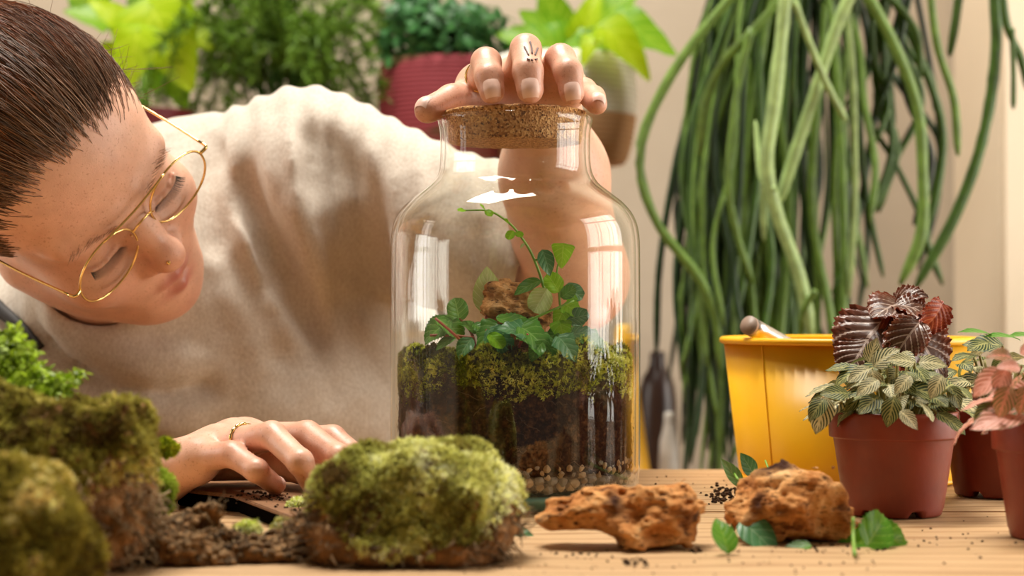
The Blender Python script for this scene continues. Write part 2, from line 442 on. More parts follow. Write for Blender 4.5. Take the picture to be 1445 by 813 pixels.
def window_wall(name, w, t0, t1, n):
    x = w['x']; y0, y1, z0, z1 = w['y0'], w['y1'], w['z0'], w['z1']; a, b = min(t0, t1), max(t0, t1)
    bx = [((a, -1.0, -.75), (b, y0, 2.6)), ((a, y1, -.75), (b, WALL_Y, 2.6)), ((a, y0, -.75), (b, y1, z0)), ((a, y0, z1), (b, y1, 2.6))]
    struct(name, box_mesh(name, bx), PLASTER)
    fr = .035; xs = (a + .02, b - .02)
    bars = [((xs[0], y0, z0), (xs[1], y0 + fr, z1)), ((xs[0], y1 - fr, z0), (xs[1], y1, z1)), ((xs[0], y0, z0), (xs[1], y1, z0 + fr)), ((xs[0], y0, z1 - fr), (xs[1], y1, z1))]
    for k in range(1, 3): yy = y0 + (y1 - y0) * k / 3; bars.append(((xs[0], yy - .018, z0), (xs[1], yy + .018, z1)))
    for k in range(1, 3): zz = z0 + (z1 - z0) * k / 3; bars.append(((xs[0], y0, zz - .015), (xs[1], y1, zz + .015)))
    struct('window_%d' % n, box_mesh('window_frame', bars), simple('window_paint_%d' % n, (.75, .73, .68), .4, .03))
window_wall('wall_right', WIN_R, WIN_R['x'], WIN_R['x'] - .08, 1)
window_wall('wall_left', WIN_L, WIN_L['x'], WIN_L['x'] + .08, 2)
xp = P(1413, 300, 2.36)[0]
struct('wall_corner', box_mesh('wall_corner', [((xp, 2.36, -.75), (1.66, WALL_Y, 2.6))], .006), PALE)

# ------------------------------------------------------------------ work table of two wide boards
t = NT('table_wood'); c = t.coord(); wob = t.noise(t.scale(c, (1.2, 6, 6)), 3, 4)
wv = t.n('ShaderNodeTexWave', wave_type='BANDS', bands_direction='Y'); t.put(wv.inputs['Vector'], t.scale(c, (.35, 1, 1))); wv.inputs['Scale'].default_value = 12; wv.inputs['Distortion'].default_value = 7; wv.inputs['Detail'].default_value = 3
g = t.ramp(wv.outputs[1], [(0, lin((190, 154, 110))), (.55, lin((204, 170, 126))), (1, lin((164, 126, 84)))])
fine = t.noise(t.scale(c, (6, 160, 160)), 6, 3); g = t.mix(t.math('MULTIPLY', fine, .35), g, lin((160, 112, 66)))
g = t.mix(t.ramp(t.noise(t.scale(c, (1, 2.2, 1)), 14, 5, .65), [(.60, (0, 0, 0)), (.72, (.55, .55, .55))]), g, lin((138, 92, 50)))
t.set(Base_Color=g, Roughness=t.ramp(wob, [(.3, (.42,) * 3), (.7, (.6,) * 3)])); t.bump(fine, .25, .0015); TABLE = t.m
table = empty('work_table', (0, 1.1, -.75)); tag(table, 'light wooden work table of two wide boards under the glass jar', 'table')
SEAM = PZ(1000, 722, 0)[1]; BACK = 1.44
link('plank', box_mesh('board', [((-.95, .62, -.03), (.95, SEAM - .002, 0))], .0025), TABLE, table)
link('plank', box_mesh('board', [((-.95, SEAM + .003, -.03), (.95, BACK, -.0004))], .0025), TABLE, table)
for x in (-.85, .85):
    for y in (.72, 1.34): link('leg', box_mesh('leg', [((x - .035, y - .035, -.75), (x + .035, y + .035, -.03))], .003), TABLE, table)

# ------------------------------------------------------------------ wall shelf and sideboard that carry the background
SHELF_Z = P(800, 238, 2.3)[2]
sh = empty('wall_shelf', (-.55, WALL_Y, SHELF_Z)); tag(sh, 'long plain wooden wall shelf under the leafy pots behind the person', 'shelf')
xe = P(842, 238, 2.3)[0]
link('board', box_mesh('shelf_board', [((-1.3, 2.17, SHELF_Z - .022), (xe, WALL_Y, SHELF_Z))], .002), simple('shelf_wood', lin((150, 108, 68)), .5, .15, 20), sh)
for x in (-1.1, -.45, .02): link('bracket', box_mesh('bracket', [((x - .012, 2.25, SHELF_Z - .04), (x + .012, WALL_Y, SHELF_Z - .022)), ((x - .012, WALL_Y - .02, SHELF_Z - .2), (x + .012, WALL_Y, SHELF_Z - .03))]), simple('bracket_paint', (.1, .09, .08), .4), sh)
SB = -.13
sb = empty('sideboard', (.35, 2.25, -.75)); tag(sb, 'low wooden sideboard standing against the plaster wall below the trailing plant', 'sideboard')
SBM = simple('sideboard_wood', lin((128, 92, 60)), .5, .15, 14)
link('top', box_mesh('sb_top', [((-.15, 1.95, SB - .03), (xp - .02, WALL_Y - .01, SB))], .003), SBM, sb)
link('body', box_mesh('sb_body', [((-.12, 1.98, -.70), (xp - .05, WALL_Y - .01, SB - .03))], .003), SBM, sb)
for k in range(3):
    d_ = link('door', box_mesh('sb_door', [((-.11 + .225 * k, 1.965, -.68), (.105 + .225 * k, 1.98, SB - .045))], .003), SBM, sb)
    link('knob', box_mesh('sb_knob', [((.08 + .225 * k, 1.95, -.36), (.09 + .225 * k, 1.965, -.30))], .002), simple('dark_metal_knob', (.08, .07, .06), .3, metal=1), d_)
for x in (-.08, xp - .1):
    for y in (2.02, 2.55): link('leg', box_mesh('sb_leg', [((x - .02, y - .02, -.75), (x + .02, y + .02, -.70))]), SBM, sb)

# objects glimpsed between the jar and the yellow bucket
YEL = NT('yellow_enamel'); c = YEL.coord(); YEL.set(Base_Color=YEL.ramp(YEL.noise(c, 18, 4), [(.3, lin((240, 176, 10))), (.7, lin((250, 190, 16)))]), Roughness=.38); YEL.b.inputs['Specular IOR Level'].default_value = .5; YEL.bump(YEL.noise(c, 25, 2), .05, .003); YELLOW = YEL.m
b0 = P(896, 660, 2.15); V, F = lathe(rounded([(0, 0), (.035, 0), (.0375, .004), (.012, .20), (.010, .235), (.0, .235)], 1), 32)
o = link('yellow_vase', mesh_np('yellow_vase', V + np.array([b0[0] - .012, 2.15, SB]), F), YELLOW); tag(o, 'yellow cone-shaped vase just behind the glass jar', 'vase')
b0 = P(928, 660, 2.3); V, F = lathe(rounded([(0, 0), (.022, 0), (.025, .01), (.025, .13), (.020, .165), (.010, .18), (.010, .20), (0, .20)], 1), 32)
o = link('dark_bottle', mesh_np('dark_bottle', V + np.array([b0[0], 2.3, SB]), F), simple('dark_glaze', (.03, .014, .010), .3)); tag(o, 'dark brown bottle beside the yellow cone-shaped vase', 'bottle')
b0 = P(944, 660, 2.2); V, F = lathe(rounded([(0, 0), (.011, 0), (.0125, .006), (.0125, .09), (.006, .115), (.006, .13), (0, .13)], 1), 24)
o = link('pale_bottle', mesh_np('pale_bottle', V + np.array([b0[0], 2.2, SB]), F), simple('pale_glaze', (.5, .46, .40), .25)); tag(o, 'small pale grey bottle beside the dark brown bottle', 'bottle')

# ------------------------------------------------------------------ background pots on the shelf
def pot_obj(name, prof, loc, mat, parent, seg=48, wob=0):
    V, F = lathe(prof, seg)
    if wob: V = V + wob * fbm(V * 18, 3, 3)[:, None] * nrm(V * np.array([1, 1, 0]))
    return link(name, mesh_np(name, V + np.array(loc), F), mat, parent)
# neon pothos
LIME = leaf_mat('lime_leaf', lin((186, 214, 22)), lin((214, 232, 60)), lin((168, 205, 16)), .4, .5, 5, .06, .6, .04, .12)
LIME2 = leaf_mat('fresh_green_leaf', lin((128, 178, 30)), lin((170, 205, 60)), lin((110, 165, 20)), .38, .45, 5, .06, .6, .04, .18)
HEART = leaf_mesh('heart_leaf', 'heart', 1, .82, .5, .12, .04, heart=.12, nv=16, nu=10)
HEARTS = leaf_mesh('heart_leaf_slim', 'heart', 1, .62, .8, .25, .03, heart=.08, nv=16, nu=10)
D0 = 2.25
def pot_soil(r, z, loc, parent, name='soil'):
    V, F = lathe([(0, z + .006), (r * .5, z + .004), (r, z)], 24); V = V + np.array([0, 0, .003]) * fbm(V * 60, 2)[:, None]
    return link(name, mesh_np(name, V + np.array(loc), F), simple('potting_soil_' + parent.name, (.03, .018, .010), .95, .5, 300, bump=.6, bsc=500), parent)
def stems(parent, root, tips, mat, r=.0022, sag=.02):
    for e in tips:
        root2 = root + rng.normal(0, .012, 3) * np.array([1, 1, 0]); m = (root2 + e) / 2 + np.array([0, 0, sag])
        link('stem', tube_mesh('stem', [root2, m, e], r, r * .8, 10, 6), mat, parent)
STEMG = simple('green_stem', lin((120, 160, 50)), .5, .15)
PINKGLAZE = simple('rose_glaze', lin((120, 36, 44)), .5, .15, 20)
pl = P(205, 238, D0); pl[2] = SHELF_Z
pp = empty('neon_pothos', pl); tag(pp, 'lime-yellow heart-leaved plant in a rose pot behind the brown hair', 'plant')
pot_obj('pot', rounded([(0, 0), (.045, 0), (.05, .006), (.06, .062), (.06, .066), (.056, .066), (.054, .055), (0, .052)], 1), pl, PINKGLAZE, pp)
pot_soil(.054, .054, pl, pp)
root = pl + np.array([0, 0, .058])
L1 = [((212, 8), (272, 122), -.05, .85), ((196, 42), (176, 122), -.07, .8), ((176, 34), (128, -8), -.03, .8), ((240, 22), (304, 60), -.02, .75), ((150, 30), (92, 6), 0, .8),
      ((200, 20), (236, -50), .02, .8), ((170, 66), (142, 118), -.03, .7), ((250, -6), (312, -40), .0, .8), ((130, 10), (96, -60), .03, .8), ((222, 60), (214, 128), .04, .6), ((236, 80), (262, 150), .06, .7)]
tips = []
for b, e, dz, tw in L1:
    px_leaf(HEART, b, e, D0 + dz, pp, LIME if dz < 0.0 else LIME2, tw, -.02); tips.append(P(b[0], b[1], D0 + dz))
stems(pp, root, tips, STEMG, .0022)

# fine-leaved asparagus fern
fl_ = P(400, 238, 2.3); fl_[2] = SHELF_Z
fern = empty('asparagus_fern', fl_); tag(fern, 'feathery dark green fern in a clay pot behind the raised shoulder', 'plant')
CLAY = simple('clay', lin((158, 96, 60)), .7, .12, 25)
pot_obj('pot', rounded([(0, 0), (.050, 0), (.053, .004), (.062, .045), (.067, .045), (.067, .060), (.062, .060), (.058, .05), (0, .048)], 1), fl_, CLAY, fern)
pot_soil(.058, .049, fl_, fern)
FERN = attr_mat('fern_green', .5, transl=.35, spec=.25)
npl = 64; pts = []; cols = []
fr_paths = []
for i in range(npl):
    th = rng.uniform(0, 2 * np.pi); out = rng.uniform(.03, .135); hh = rng.uniform(.07, .22)
    a = fl_ + np.array([rng.normal(0, .02), rng.normal(0, .02), .05]); e = a + np.array([math.cos(th) * out, math.sin(th) * out * .8, hh])
    e2 = e + np.array([math.cos(th) * .05, math.sin(th) * .04, -rng.uniform(.03, .17)])
    fr_paths.append(spline([a, a + (e - a) * .55 + np.array([0, 0, .03]), e, e2], 14))
fr_paths = np.array(fr_paths)
V, F, cc = tubes(fr_paths, np.linspace(.0012, .0005, 14)[None], 4, np.tile(np.array([.06, .15, .02]), (npl, 1)))
o = link('stems', mesh_np('stems', V, F, col=cc), FERN, fern); tag(o, kind='stuff')
# needles
needle = (np.array([[-.05, 0, 0], [.05, 0, 0], [.07, .0, .55], [0, 0.02, 1.0], [-.07, 0, .55]]), np.array([[0, 1, 2], [0, 2, 4], [4, 2, 3]]))
k = 210; idx = rng.integers(0, npl, npl * k); tt = rng.uniform(.25, 1, npl * k); fi = (tt * 12.999); i0 = fi.astype(int); f_ = (fi - i0)[:, None]
pos = fr_paths[idx, i0] * (1 - f_) + fr_paths[idx, i0 + 1] * f_
tn = nrm(fr_paths[idx, i0 + 1] - fr_paths[idx, i0]); nn = nrm(rng.normal(size=pos.shape) + tn * .6)
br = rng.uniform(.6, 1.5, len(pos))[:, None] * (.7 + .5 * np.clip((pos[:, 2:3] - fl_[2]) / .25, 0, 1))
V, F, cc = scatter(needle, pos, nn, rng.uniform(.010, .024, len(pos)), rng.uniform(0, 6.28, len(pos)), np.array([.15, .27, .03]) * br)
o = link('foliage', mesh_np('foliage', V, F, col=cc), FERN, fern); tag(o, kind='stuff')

# burgundy basket with small-leaved plant
bl = P(630, 238, 2.3); bl[2] = SHELF_Z
bk = empty('burgundy_basket_plant', bl); tag(bk, 'small-leaved trailing green plant in a burgundy woven basket', 'plant')
t = NT('burgundy_weave'); c = t.coord(); w1 = t.n('ShaderNodeTexWave', wave_type='BANDS', bands_direction='Z'); t.put(w1.inputs['Vector'], c); w1.inputs['Scale'].default_value = 55; w1.inputs['Distortion'].default_value = .6
cb = t.ramp(w1.outputs[1], [(0, lin((128, 42, 50))), (1, lin((150, 56, 64)))]); cb = t.mix(t.ramp(t.noise(t.scale(c, (1, 1, 5)), 4, 2), [(.52, (0, 0, 0)), (.56, (1, 1, 1))]), cb, lin((96, 56, 28)))
t.set(Base_Color=cb, Roughness=.8); t.bump(w1.outputs[1], .3, .003); BURG = t.m
HB = P(0, 88, 2.3)[2] - SHELF_Z
pot_obj('basket', rounded([(0, 0), (.07, 0), (.078, .01), (.086, HB * .6), (.082, HB), (.078, HB), (.076, HB - .02), (0, HB - .025)], 1), bl, BURG, bk, wob=.002)
ha = bl + np.array([-.075, 0, HB - .01]); link('handle', tube_mesh('handle', [ha, ha + np.array([.005, -.005, .05]), ha + np.array([.032, -.01, .085]), ha + np.array([.05, -.01, .05]), ha + np.array([.052, -.005, 0.0])], .0045, n=20, sides=8), BURG, bk)
pot_soil(.075, HB - .022, bl, bk)
SMALL = attr_mat('small_leaf_green', .4, transl=.3)
leafp = (np.array([[0, 0, 0], [.28, .35, .06], [.2, .75, .03], [0, 1, -.05], [-.2, .75, .03], [-.28, .35, .06]]), np.array([[0, 1, 5], [1, 2, 5], [5, 2, 4], [2, 3, 4]]))
def bush(parent, centre, rad, n, size, base, mat, nst=40, droop=.3, flat=1.0, seed=1):
    rg = np.random.default_rng(seed); d = nrm(rg.normal(size=(n, 3)) + np.array([0, 0, .35])); r = rg.random(n) ** .4
    pos = np.array(centre) + d * r[:, None] * np.array(rad); nn = nrm(d + rg.normal(0, .5, (n, 3)) + np.array([0, -.3, .4]))
    V, F, cc = scatter(leafp, pos, nn, rg.uniform(.7, 1.3, n) * size, rg.uniform(0, 6.28, n), np.array(base) * rg.uniform(.55, 1.5, n)[:, None] * np.array([1, 1, 1]))
    o = link('foliage', mesh_np('foliage', V, F, col=cc), mat, parent); tag(o, kind='stuff')
    q = pos[rg.choice(n, nst, False)]; c0 = np.array(centre) + np.array([0, 0, -rad[2] * .5]) + rg.normal(0, .1, (nst, 3)) * np.array(rad)
    pa = np.array([spline([c0[i], (c0[i] + q[i]) / 2 + np.array([0, 0, rad[2] * .1]), q[i]], 8) for i in range(nst)])
    V, F, cc = tubes(pa, np.full((1, 8), size * .05), 4, np.tile(np.array([.10, .14, .04]), (nst, 1)))
    o = link('stems', mesh_np('stems', V, F, col=cc), mat, parent); tag(o, kind='stuff')
bush(bk, bl + np.array([.0, -.01, HB + .025]), (.092, .085, .05), 1100, .017, (.05, .17, .045), SMALL, 50, seed=3)
bush(bk, bl + np.array([-.035, -.02, HB + .062]), (.05, .05, .035), 240, .015, (.06, .20, .06), SMALL, 24, seed=8)

# second pothos in cream and jute basket
cl = P(795, 236, 2.28); cl[2] = SHELF_Z
cp = empty('pothos_in_jute_basket', cl); tag(cp, 'fresh green broad-leaved plant in a cream and jute rope basket', 'plant')
t = NT('jute_rope'); c = t.coord(); sz = t.n('ShaderNodeSeparateXYZ', i_0=c).outputs[2]
w1 = t.n('ShaderNodeTexWave', wave_type='BANDS', bands_direction='Z'); t.put(w1.inputs['Vector'], c); w1.inputs['Scale'].default_value = 48
zb = cl[2] + .062
two = t.math('GREATER_THAN', sz, zb)
col = t.mix(two, lin((200, 152, 104)), lin((246, 240, 226))); col = t.mix(t.math('MULTIPLY', w1.outputs[1], .15), col, lin((150, 120, 88)))
t.set(Base_Color=col, Roughness=.85); t.bump(w1.outputs[1], .6, .004); JUTE = t.m
HC = P(0, 82, 2.28)[2] - SHELF_Z
pot_obj('basket', rounded([(0, 0), (.072, 0), (.082, .012), (.093, HC * .55), (.088, HC), (.082, HC), (.08, HC - .02), (0, HC - .025)], 1), cl, JUTE, cp, wob=.0015)
pot_soil(.079, HC - .023, cl, cp)
L2 = [((790, 66), (704, 34), -.03, .8, 0), ((806, 70), (740, 6), .0, .85, 0), ((822, 60), (838, -22), -.02, .7, 1), ((838, 52), (818, 86), -.09, .7, 1), ((850, 38), (934, 96), -.08, .75, 1), ((866, 30), (962, 62), -.03, .7, 0),
      ((840, 58), (770, 88), -.05, .6, 0), ((846, 30), (900, -26), .02, .8, 0), ((790, 50), (770, -30), .04, .8, 0), ((822, 74), (806, 30), .05, .6, 0), ((858, 66), (905, 40), .05, .7, 0)]
tips = []
for b, e, dz, tw, s_ in L2:
    px_leaf(HEARTS if s_ else HEART, b, e, 2.28 + dz, cp, LIME if s_ else LIME2, tw, -.02); tips.append(P(b[0], b[1], 2.28 + dz))
stems(cp, cl + np.array([0, 0, HC - .02]), tips, STEMG, .0024)

# ------------------------------------------------------------------ hanging mistletoe cactus
RH_D = 2.02
hp = P(1150, -190, RH_D)
rh = empty('hanging_mistletoe_cactus', hp); tag(rh, 'hanging cactus with long drooping green strands beside the jar', 'plant')
V, F = lathe(rounded([(0, -.10), (.075, -.10), (.085, -.09), (.11, .03), (.115, .03), (.115, .045), (.105, .045), (.10, .01), (0, .0)], 1), 48)
link('pot', mesh_np('pot', V + hp, F), CLAY, rh)
for k in range(3):
    a = k * 2.094; link('cord', tube_mesh('cord', [hp + np.array([math.cos(a) * .112, math.sin(a) * .112, .035]), hp + np.array([0, 0, .75])], .002, n=4, sides=6), simple('cord_fibre', lin((180, 150, 110)), .8), rh)
link('hook', tube_mesh('hook', [hp + np.array([0, 0, .75]), hp + np.array([0, 0.25, 1.25]), hp + np.array([0, WALL_Y - RH_D - .002, 1.25])], .005, n=12, sides=8), simple('hook_iron', (.05, .05, .05), .4, metal=1), rh)
RHM = []
for i, colr in enumerate([(30, 56, 14), (62, 92, 26), (100, 130, 50), (152, 176, 108), (24, 38, 12)]):
    t = NT('cactus_strand_%d' % i); c = t.coord(); n = t.noise(c, 70, 3); a = lin(colr)
    t.set(Base_Color=t.ramp(n, [(.3, tuple(x * .75 for x in a)), (.7, tuple(min(1, x * 1.25) for x in a))]), Roughness=.45); t.bump(t.noise(t.scale(c, (1, 1, .2)), 260, 2), .3, .002); RHM.append(t.m)
def strand(pxs, d, r, mi, jit=0, dd=0):
    pts = [P(x, y, d + dd * k / max(1, len(pxs) - 1)) for k, (x, y) in enumerate(pxs)]
    sp = spline(pts, 30); rr = r * (1 + .14 * vnoise(sp * 60)); rr[-3:] *= np.array([.9, .7, .35])
    V, F, _ = tubes(sp[None], rr[None], 7); link('stem', mesh_np('stem', V, F), RHM[mi], rh)
hand_st = [([(1090, -60), (1020, 10), (945, 110), (903, 215), (925, 310), (985, 390), (1010, 450), (1016, 520)], 1.9, .0062, 2),
 ([(1115, -60), (1104, 40), (1092, 150), (1082, 230), (1096, 300), (1128, 390), (1146, 480)], 1.86, .0085, 3),
 ([(1215, -40), (1180, 40), (1150, 130), (1122, 215), (1098, 290)], 1.88, .0075, 3), ([(1120, 0), (1150, 80), (1172, 130), (1195, 172)], 1.86, .0045, 3),
 ([(1140, -50), (1075, 30), (1020, 90), (995, 150), (988, 220)], 1.9, .0060, 2), ([(1060, 40), (1040, 130), (1028, 250), (1040, 330), (1062, 400)], 1.9, .005, 2),
 ([(1180, -60), (1200, 60), (1206, 180), (1206, 300), (1198, 420)], 1.9, .0042, 3), ([(1210, -30), (1260, 60), (1294, 150), (1302, 240), (1300, 330), (1270, 402)], 1.88, .0070, 2),
 ([(1398, -80), (1406, 60), (1388, 190), (1350, 300), (1292, 406)], 1.92, .0072, 1), ([(1308, -60), (1322, 60), (1346, 140), (1352, 220)], 1.9, .005, 2),
 ([(1360, -60), (1350, 20), (1340, 80)], 1.92, .0055, 1), ([(1412, -60), (1420, 30), (1440, 80), (1452, 130)], 1.9, .005, 1), ([(1428, 40), (1430, 100), (1430, 154)], 1.9, .0035, 1),
 ([(1240, -40), (1290, 60), (1330, 180), (1320, 280), (1306, 330), (1330, 402)], 2.0, .0055, 1), ([(1290, -40), (1262, 90), (1232, 170)], 1.98, .0045, 0),
 ([(1230, 10), (1300, 130), (1262, 230), (1240, 300)], 2.05, .005, 1), ([(980, 120), (950, 250), (930, 380), (926, 500)], 2.05, .0050, 0), ([(1085, 190), (1078, 240), (1078, 340)], 1.87, .004, 3), ([(1094, 268), (1074, 250), (1066, 170)], 1.87, .0035, 3),
 ([(1160, 0), (1240, -10), (1290, 40), (1300, 110)], 1.95, .005, 1), ([(1150, 410), (1134, 440), (1130, 480)], 1.87, .004, 2)]
for pts, d, r, mi in hand_st: strand(pts, d, r * .86, mi, dd=.03)
rs = random.Random(5)
for i in range(190):
    x1 = rs.choice([rs.gauss(1050, 55), rs.uniform(965, 1215), rs.uniform(965, 1100)]); x1 = min(max(x1, 958), 1232); d = rs.uniform(1.95, 2.18)
    y1 = rs.uniform(420, 690) if x1 < 1190 else rs.uniform(300, 480)
    xt = 1130 + (x1 - 1100) * .45 + rs.gauss(0, 22)
    strand([(xt, -90), ((xt * 1 + x1 * 2) / 3 + rs.gauss(0, 12), 40 + rs.uniform(-20, 40)), (x1 + rs.gauss(0, 10), y1 * .45), (x1 + rs.gauss(0, 12), y1 * .75), (x1 + rs.gauss(0, 16), y1)], d, rs.choice([rs.uniform(.002, .0034), rs.uniform(.003, .005)]), rs.choice([0, 0, 0, 1, 4, 4, 2]) if d > 2.03 else rs.choice([0, 1, 1, 2, 2]), dd=rs.uniform(-.05, .05))
for i in range(14):
    x1 = rs.uniform(1215, 1330); xt = rs.uniform(1180, 1300); y1 = rs.uniform(150, 400)
    strand([(xt, -80), ((xt + x1) / 2 + rs.gauss(0, 15), y1 * .35), (x1, y1 * .7), (x1 + rs.gauss(0, 25), y1)], rs.uniform(2.0, 2.15), rs.uniform(.003, .0045), rs.choice([0, 1, 4]), dd=0)
# ------------------------------------------------------------------ glass jar
JC = np.array([P(727, 500, 1.196)[0], 1.196, 0.0])
PX = 1.196 / FPX
def zpx(y): return CAM_H + (430 - y) * PX
def schlick(t, f0=.032):
    lw = t.n('ShaderNodeLayerWeight'); return t.math('ADD', t.math('MULTIPLY', t.math('POWER', lw.outputs['Facing'], 5.0), 1 - f0), f0)
t = NT('clear_glass'); nt = t.t; nt.nodes.remove(t.b)
tr = t.n('ShaderNodeBsdfTransparent'); tr.inputs[0].default_value = (.985, .995, .985, 1)
gl = t.n('ShaderNodeBsdfGlossy'); gl.inputs[1].default_value = .015; gl.inputs[0].default_value = (1, 1, 1, 1)
mx = t.n('ShaderNodeMixShader'); t.put(mx.inputs[0], schlick(t)); nt.links.new(tr.outputs[0], mx.inputs[1]); nt.links.new(gl.outputs[0], mx.inputs[2])
df = t.n('ShaderNodeBsdfDiffuse'); df.inputs[0].default_value = (.8, .78, .72, 1)
c = t.coord(); sm = t.ramp(t.noise(t.scale(c, (70, 70, 5)), 1, 4, .6), [(.55, (0, 0, 0)), (.80, (.014, .014, .014))])
mx2 = t.n('ShaderNodeMixShader'); t.put(mx2.inputs[0], sm); nt.links.new(mx.outputs[0], mx2.inputs[1]); nt.links.new(df.outputs[0], mx2.inputs[2]); nt.links.new(mx2.outputs[0], t.out.inputs[0])
GLASS = t.m
t = NT('green_base_glass'); t.set(Base_Color=lin((136, 190, 172)), Roughness=.06); t.b.inputs['Coat Weight'].default_value = .5
tr = t.n('ShaderNodeBsdfTransparent'); tr.inputs[0].default_value = (.42, .62, .55, 1); mx = t.n('ShaderNodeMixShader'); mx.inputs[0].default_value = .3; t.t.links.new(t.b.outputs[0], mx.inputs[1]); t.t.links.new(tr.outputs[0], mx.inputs[2]); t.t.links.new(mx.outputs[0], t.out.inputs[0]); BASEGLASS = t.m
jar = empty('glass_jar', JC); tag(jar, 'tall wide-shouldered clear glass jar planted as a terrarium', 'jar')
outer = [(.1505, 727), (.1655, 716), (.1735, 698), (.1757, 670), (.176, 620), (.176, 480), (.176, 356), (.1752, 335), (.172, 316), (.164, 299), (.150, 284), (.133, 271), (.117, 259), (.1085, 245), (.1060, 228), (.1055, 208), (.1060, 184), (.1088, 174), (.1094, 170), (.1082, 167)]
op = [(r * 1000 * PX, max(.0006, zpx(y) + .0052 * min(1, max(0, (y - 380) / 280)))) for r, y in outer]
op = rounded(op, 2); th = .0028
ip = [(max(r - th, .004), z) for r, z in op if z > .012]
V, F = lathe(np.concatenate([op, [(op[-1][0] - th * .5, op[-1][1] + .0008)], ip[::-1], ]), 96)
link('wall', mesh_np('jar_wall', V + JC, F), GLASS, jar)
zr = op[-1][1]
BR = .0692
V, F = lathe(rounded([(0, .0012), (BR - .004, .0004), (BR, .0015), (BR + .0055, .0075), (BR + .004, .0095), (BR - .004, .0105), (0, .0105)], 1), 96)
link('base', mesh_np('jar_base', V + JC, F), BASEGLASS, jar)
# cork lid
t = NT('cork'); c = t.coord(); vo = t.n('ShaderNodeTexVoronoi', feature='F1'); t.put(vo.inputs['Vector'], c); vo.inputs['Scale'].default_value = 800
ck = t.ramp(t.n('ShaderNodeSeparateColor', i_0=vo.outputs['Color']).outputs[0], [(0, lin((96, 58, 26))), (.2, lin((158, 104, 52))), (.6, lin((190, 138, 80))), (1, lin((214, 168, 110)))])
ck = t.mix(t.ramp(t.noise(c, 420, 3), [(.62, (0, 0, 0)), (.70, (.6, .6, .6))]), ck, lin((74, 42, 20)))
t.set(Base_Color=ck, Roughness=.85); t.bump(vo.outputs['Distance'], .6, .0012); CORK = t.m
rc = .1055 * 1000 * PX - th - .0006; zc = zr
V, F = lathe(rounded([(0, zc - .0165), (rc - .004, zc - .0165), (rc - .002, zc - .0155), (rc, zc + .001), (rc + .0012, zc + .0028), (rc + .0004, zc + .0045), (rc - .003, zc + .0048), (0, zc + .005)], 1), 96)
V = V + .0004 * fbm(V * 220, 2)[:, None] * nrm(V + 1e-9)
CORK_TOP = zc + .005
o = link('cork_stopper', mesh_np('cork_stopper', V + JC, F), CORK); tag(o, 'round flat cork lid plugged into the jar mouth', 'lid')
IR = .176 * 1000 * PX - th - .0008       # inner radius for the filling

# gravel
PEB = [simple('pebble_%d' % i, lin(cc), .75, .2, 250, bump=.3, bsc=600) for i, cc in enumerate([(170, 142, 108), (136, 124, 108), (196, 164, 124), (112, 94, 72), (152, 138, 120), (180, 150, 112)])]
pebm = []
for k in range(6):
    bm = bmesh.new(); bmesh.ops.create_icosphere(bm, subdivisions=2, radius=1)
    for v in bm.verts:
        q = np.array(v.co); f = 1 + .22 * float(vnoise(q[None] * 1.6 + 9 * k, k)[0]); q = q * f
        for pn in range(5):
            rg = np.random.default_rng(k * 10 + pn); n_ = nrm(rg.normal(size=3)); dd = q @ n_
            if dd > .72: q = q - n_ * (dd - .72)
        v.co = Vector(q * np.array([1, .85, .8]))
    me = bpy.data.meshes.new('pebble'); bm.to_mesh(me); bm.free(); me.materials.append(PEB[k]); pebm.append(me)
GR0, GR1 = .0125, .0265
PEBC = ['tan', 'warm grey', 'pale sandy', 'dark brown', 'light grey', 'ochre']
rp = random.Random(3); npb = 0; ring = []
for layer in range(4):
    n_ = 60 + layer * 2
    for i in range(n_):
        a = 2 * math.pi * (i + .5 * layer + rp.uniform(-.25, .25)) / n_
        if math.sin(a) > .35: continue        # the far side is hidden by the soil
        s_ = rp.uniform(.0028, .0044); zz = GR0 + .0030 + layer * .0042 + rp.uniform(-.0012, .0012)
        rin = min(IR, BR + .0025 + (zz - .01) * .55)
        rad = rin - s_ - .0006 - rp.uniform(0, .0008)
        pk = rp.randrange(6); o = bpy.data.objects.new('pebble', pebm[pk]); COL.objects.link(o); o.location = (JC[0] + rad * math.cos(a), JC[1] + rad * math.sin(a), zz)
        o.rotation_euler = (rp.uniform(0, 6), rp.uniform(0, 6), rp.uniform(0, 6)); o.scale = (s_,) * 3
        tag(o, 'small angular %s pebble in the drainage layer of the jar' % PEBC[pk], 'pebble', '%s pebbles at the bottom of the jar' % PEBC[pk])
gv, gf_ = lathe([(0, GR0 - .001), (BR - .009, GR0 - .001), (BR - .003, GR0 + .006), (BR - .001, GR1 + .002), (0, GR1 + .002)], 64); gv = gv * (1 + .03 * fbm(gv * 260, 2)[:, None] * np.array([1, 1, 0]))
o = link('gravel', mesh_np('gravel', gv + JC, gf_), simple('gravel_bed', lin((150, 124, 94)), .9, .6, 420, bump=1.0, bsc=420, bdist=.004)); tag(o, 'tan gravel bed under the soil at the bottom of the jar', 'gravel', kind='stuff')
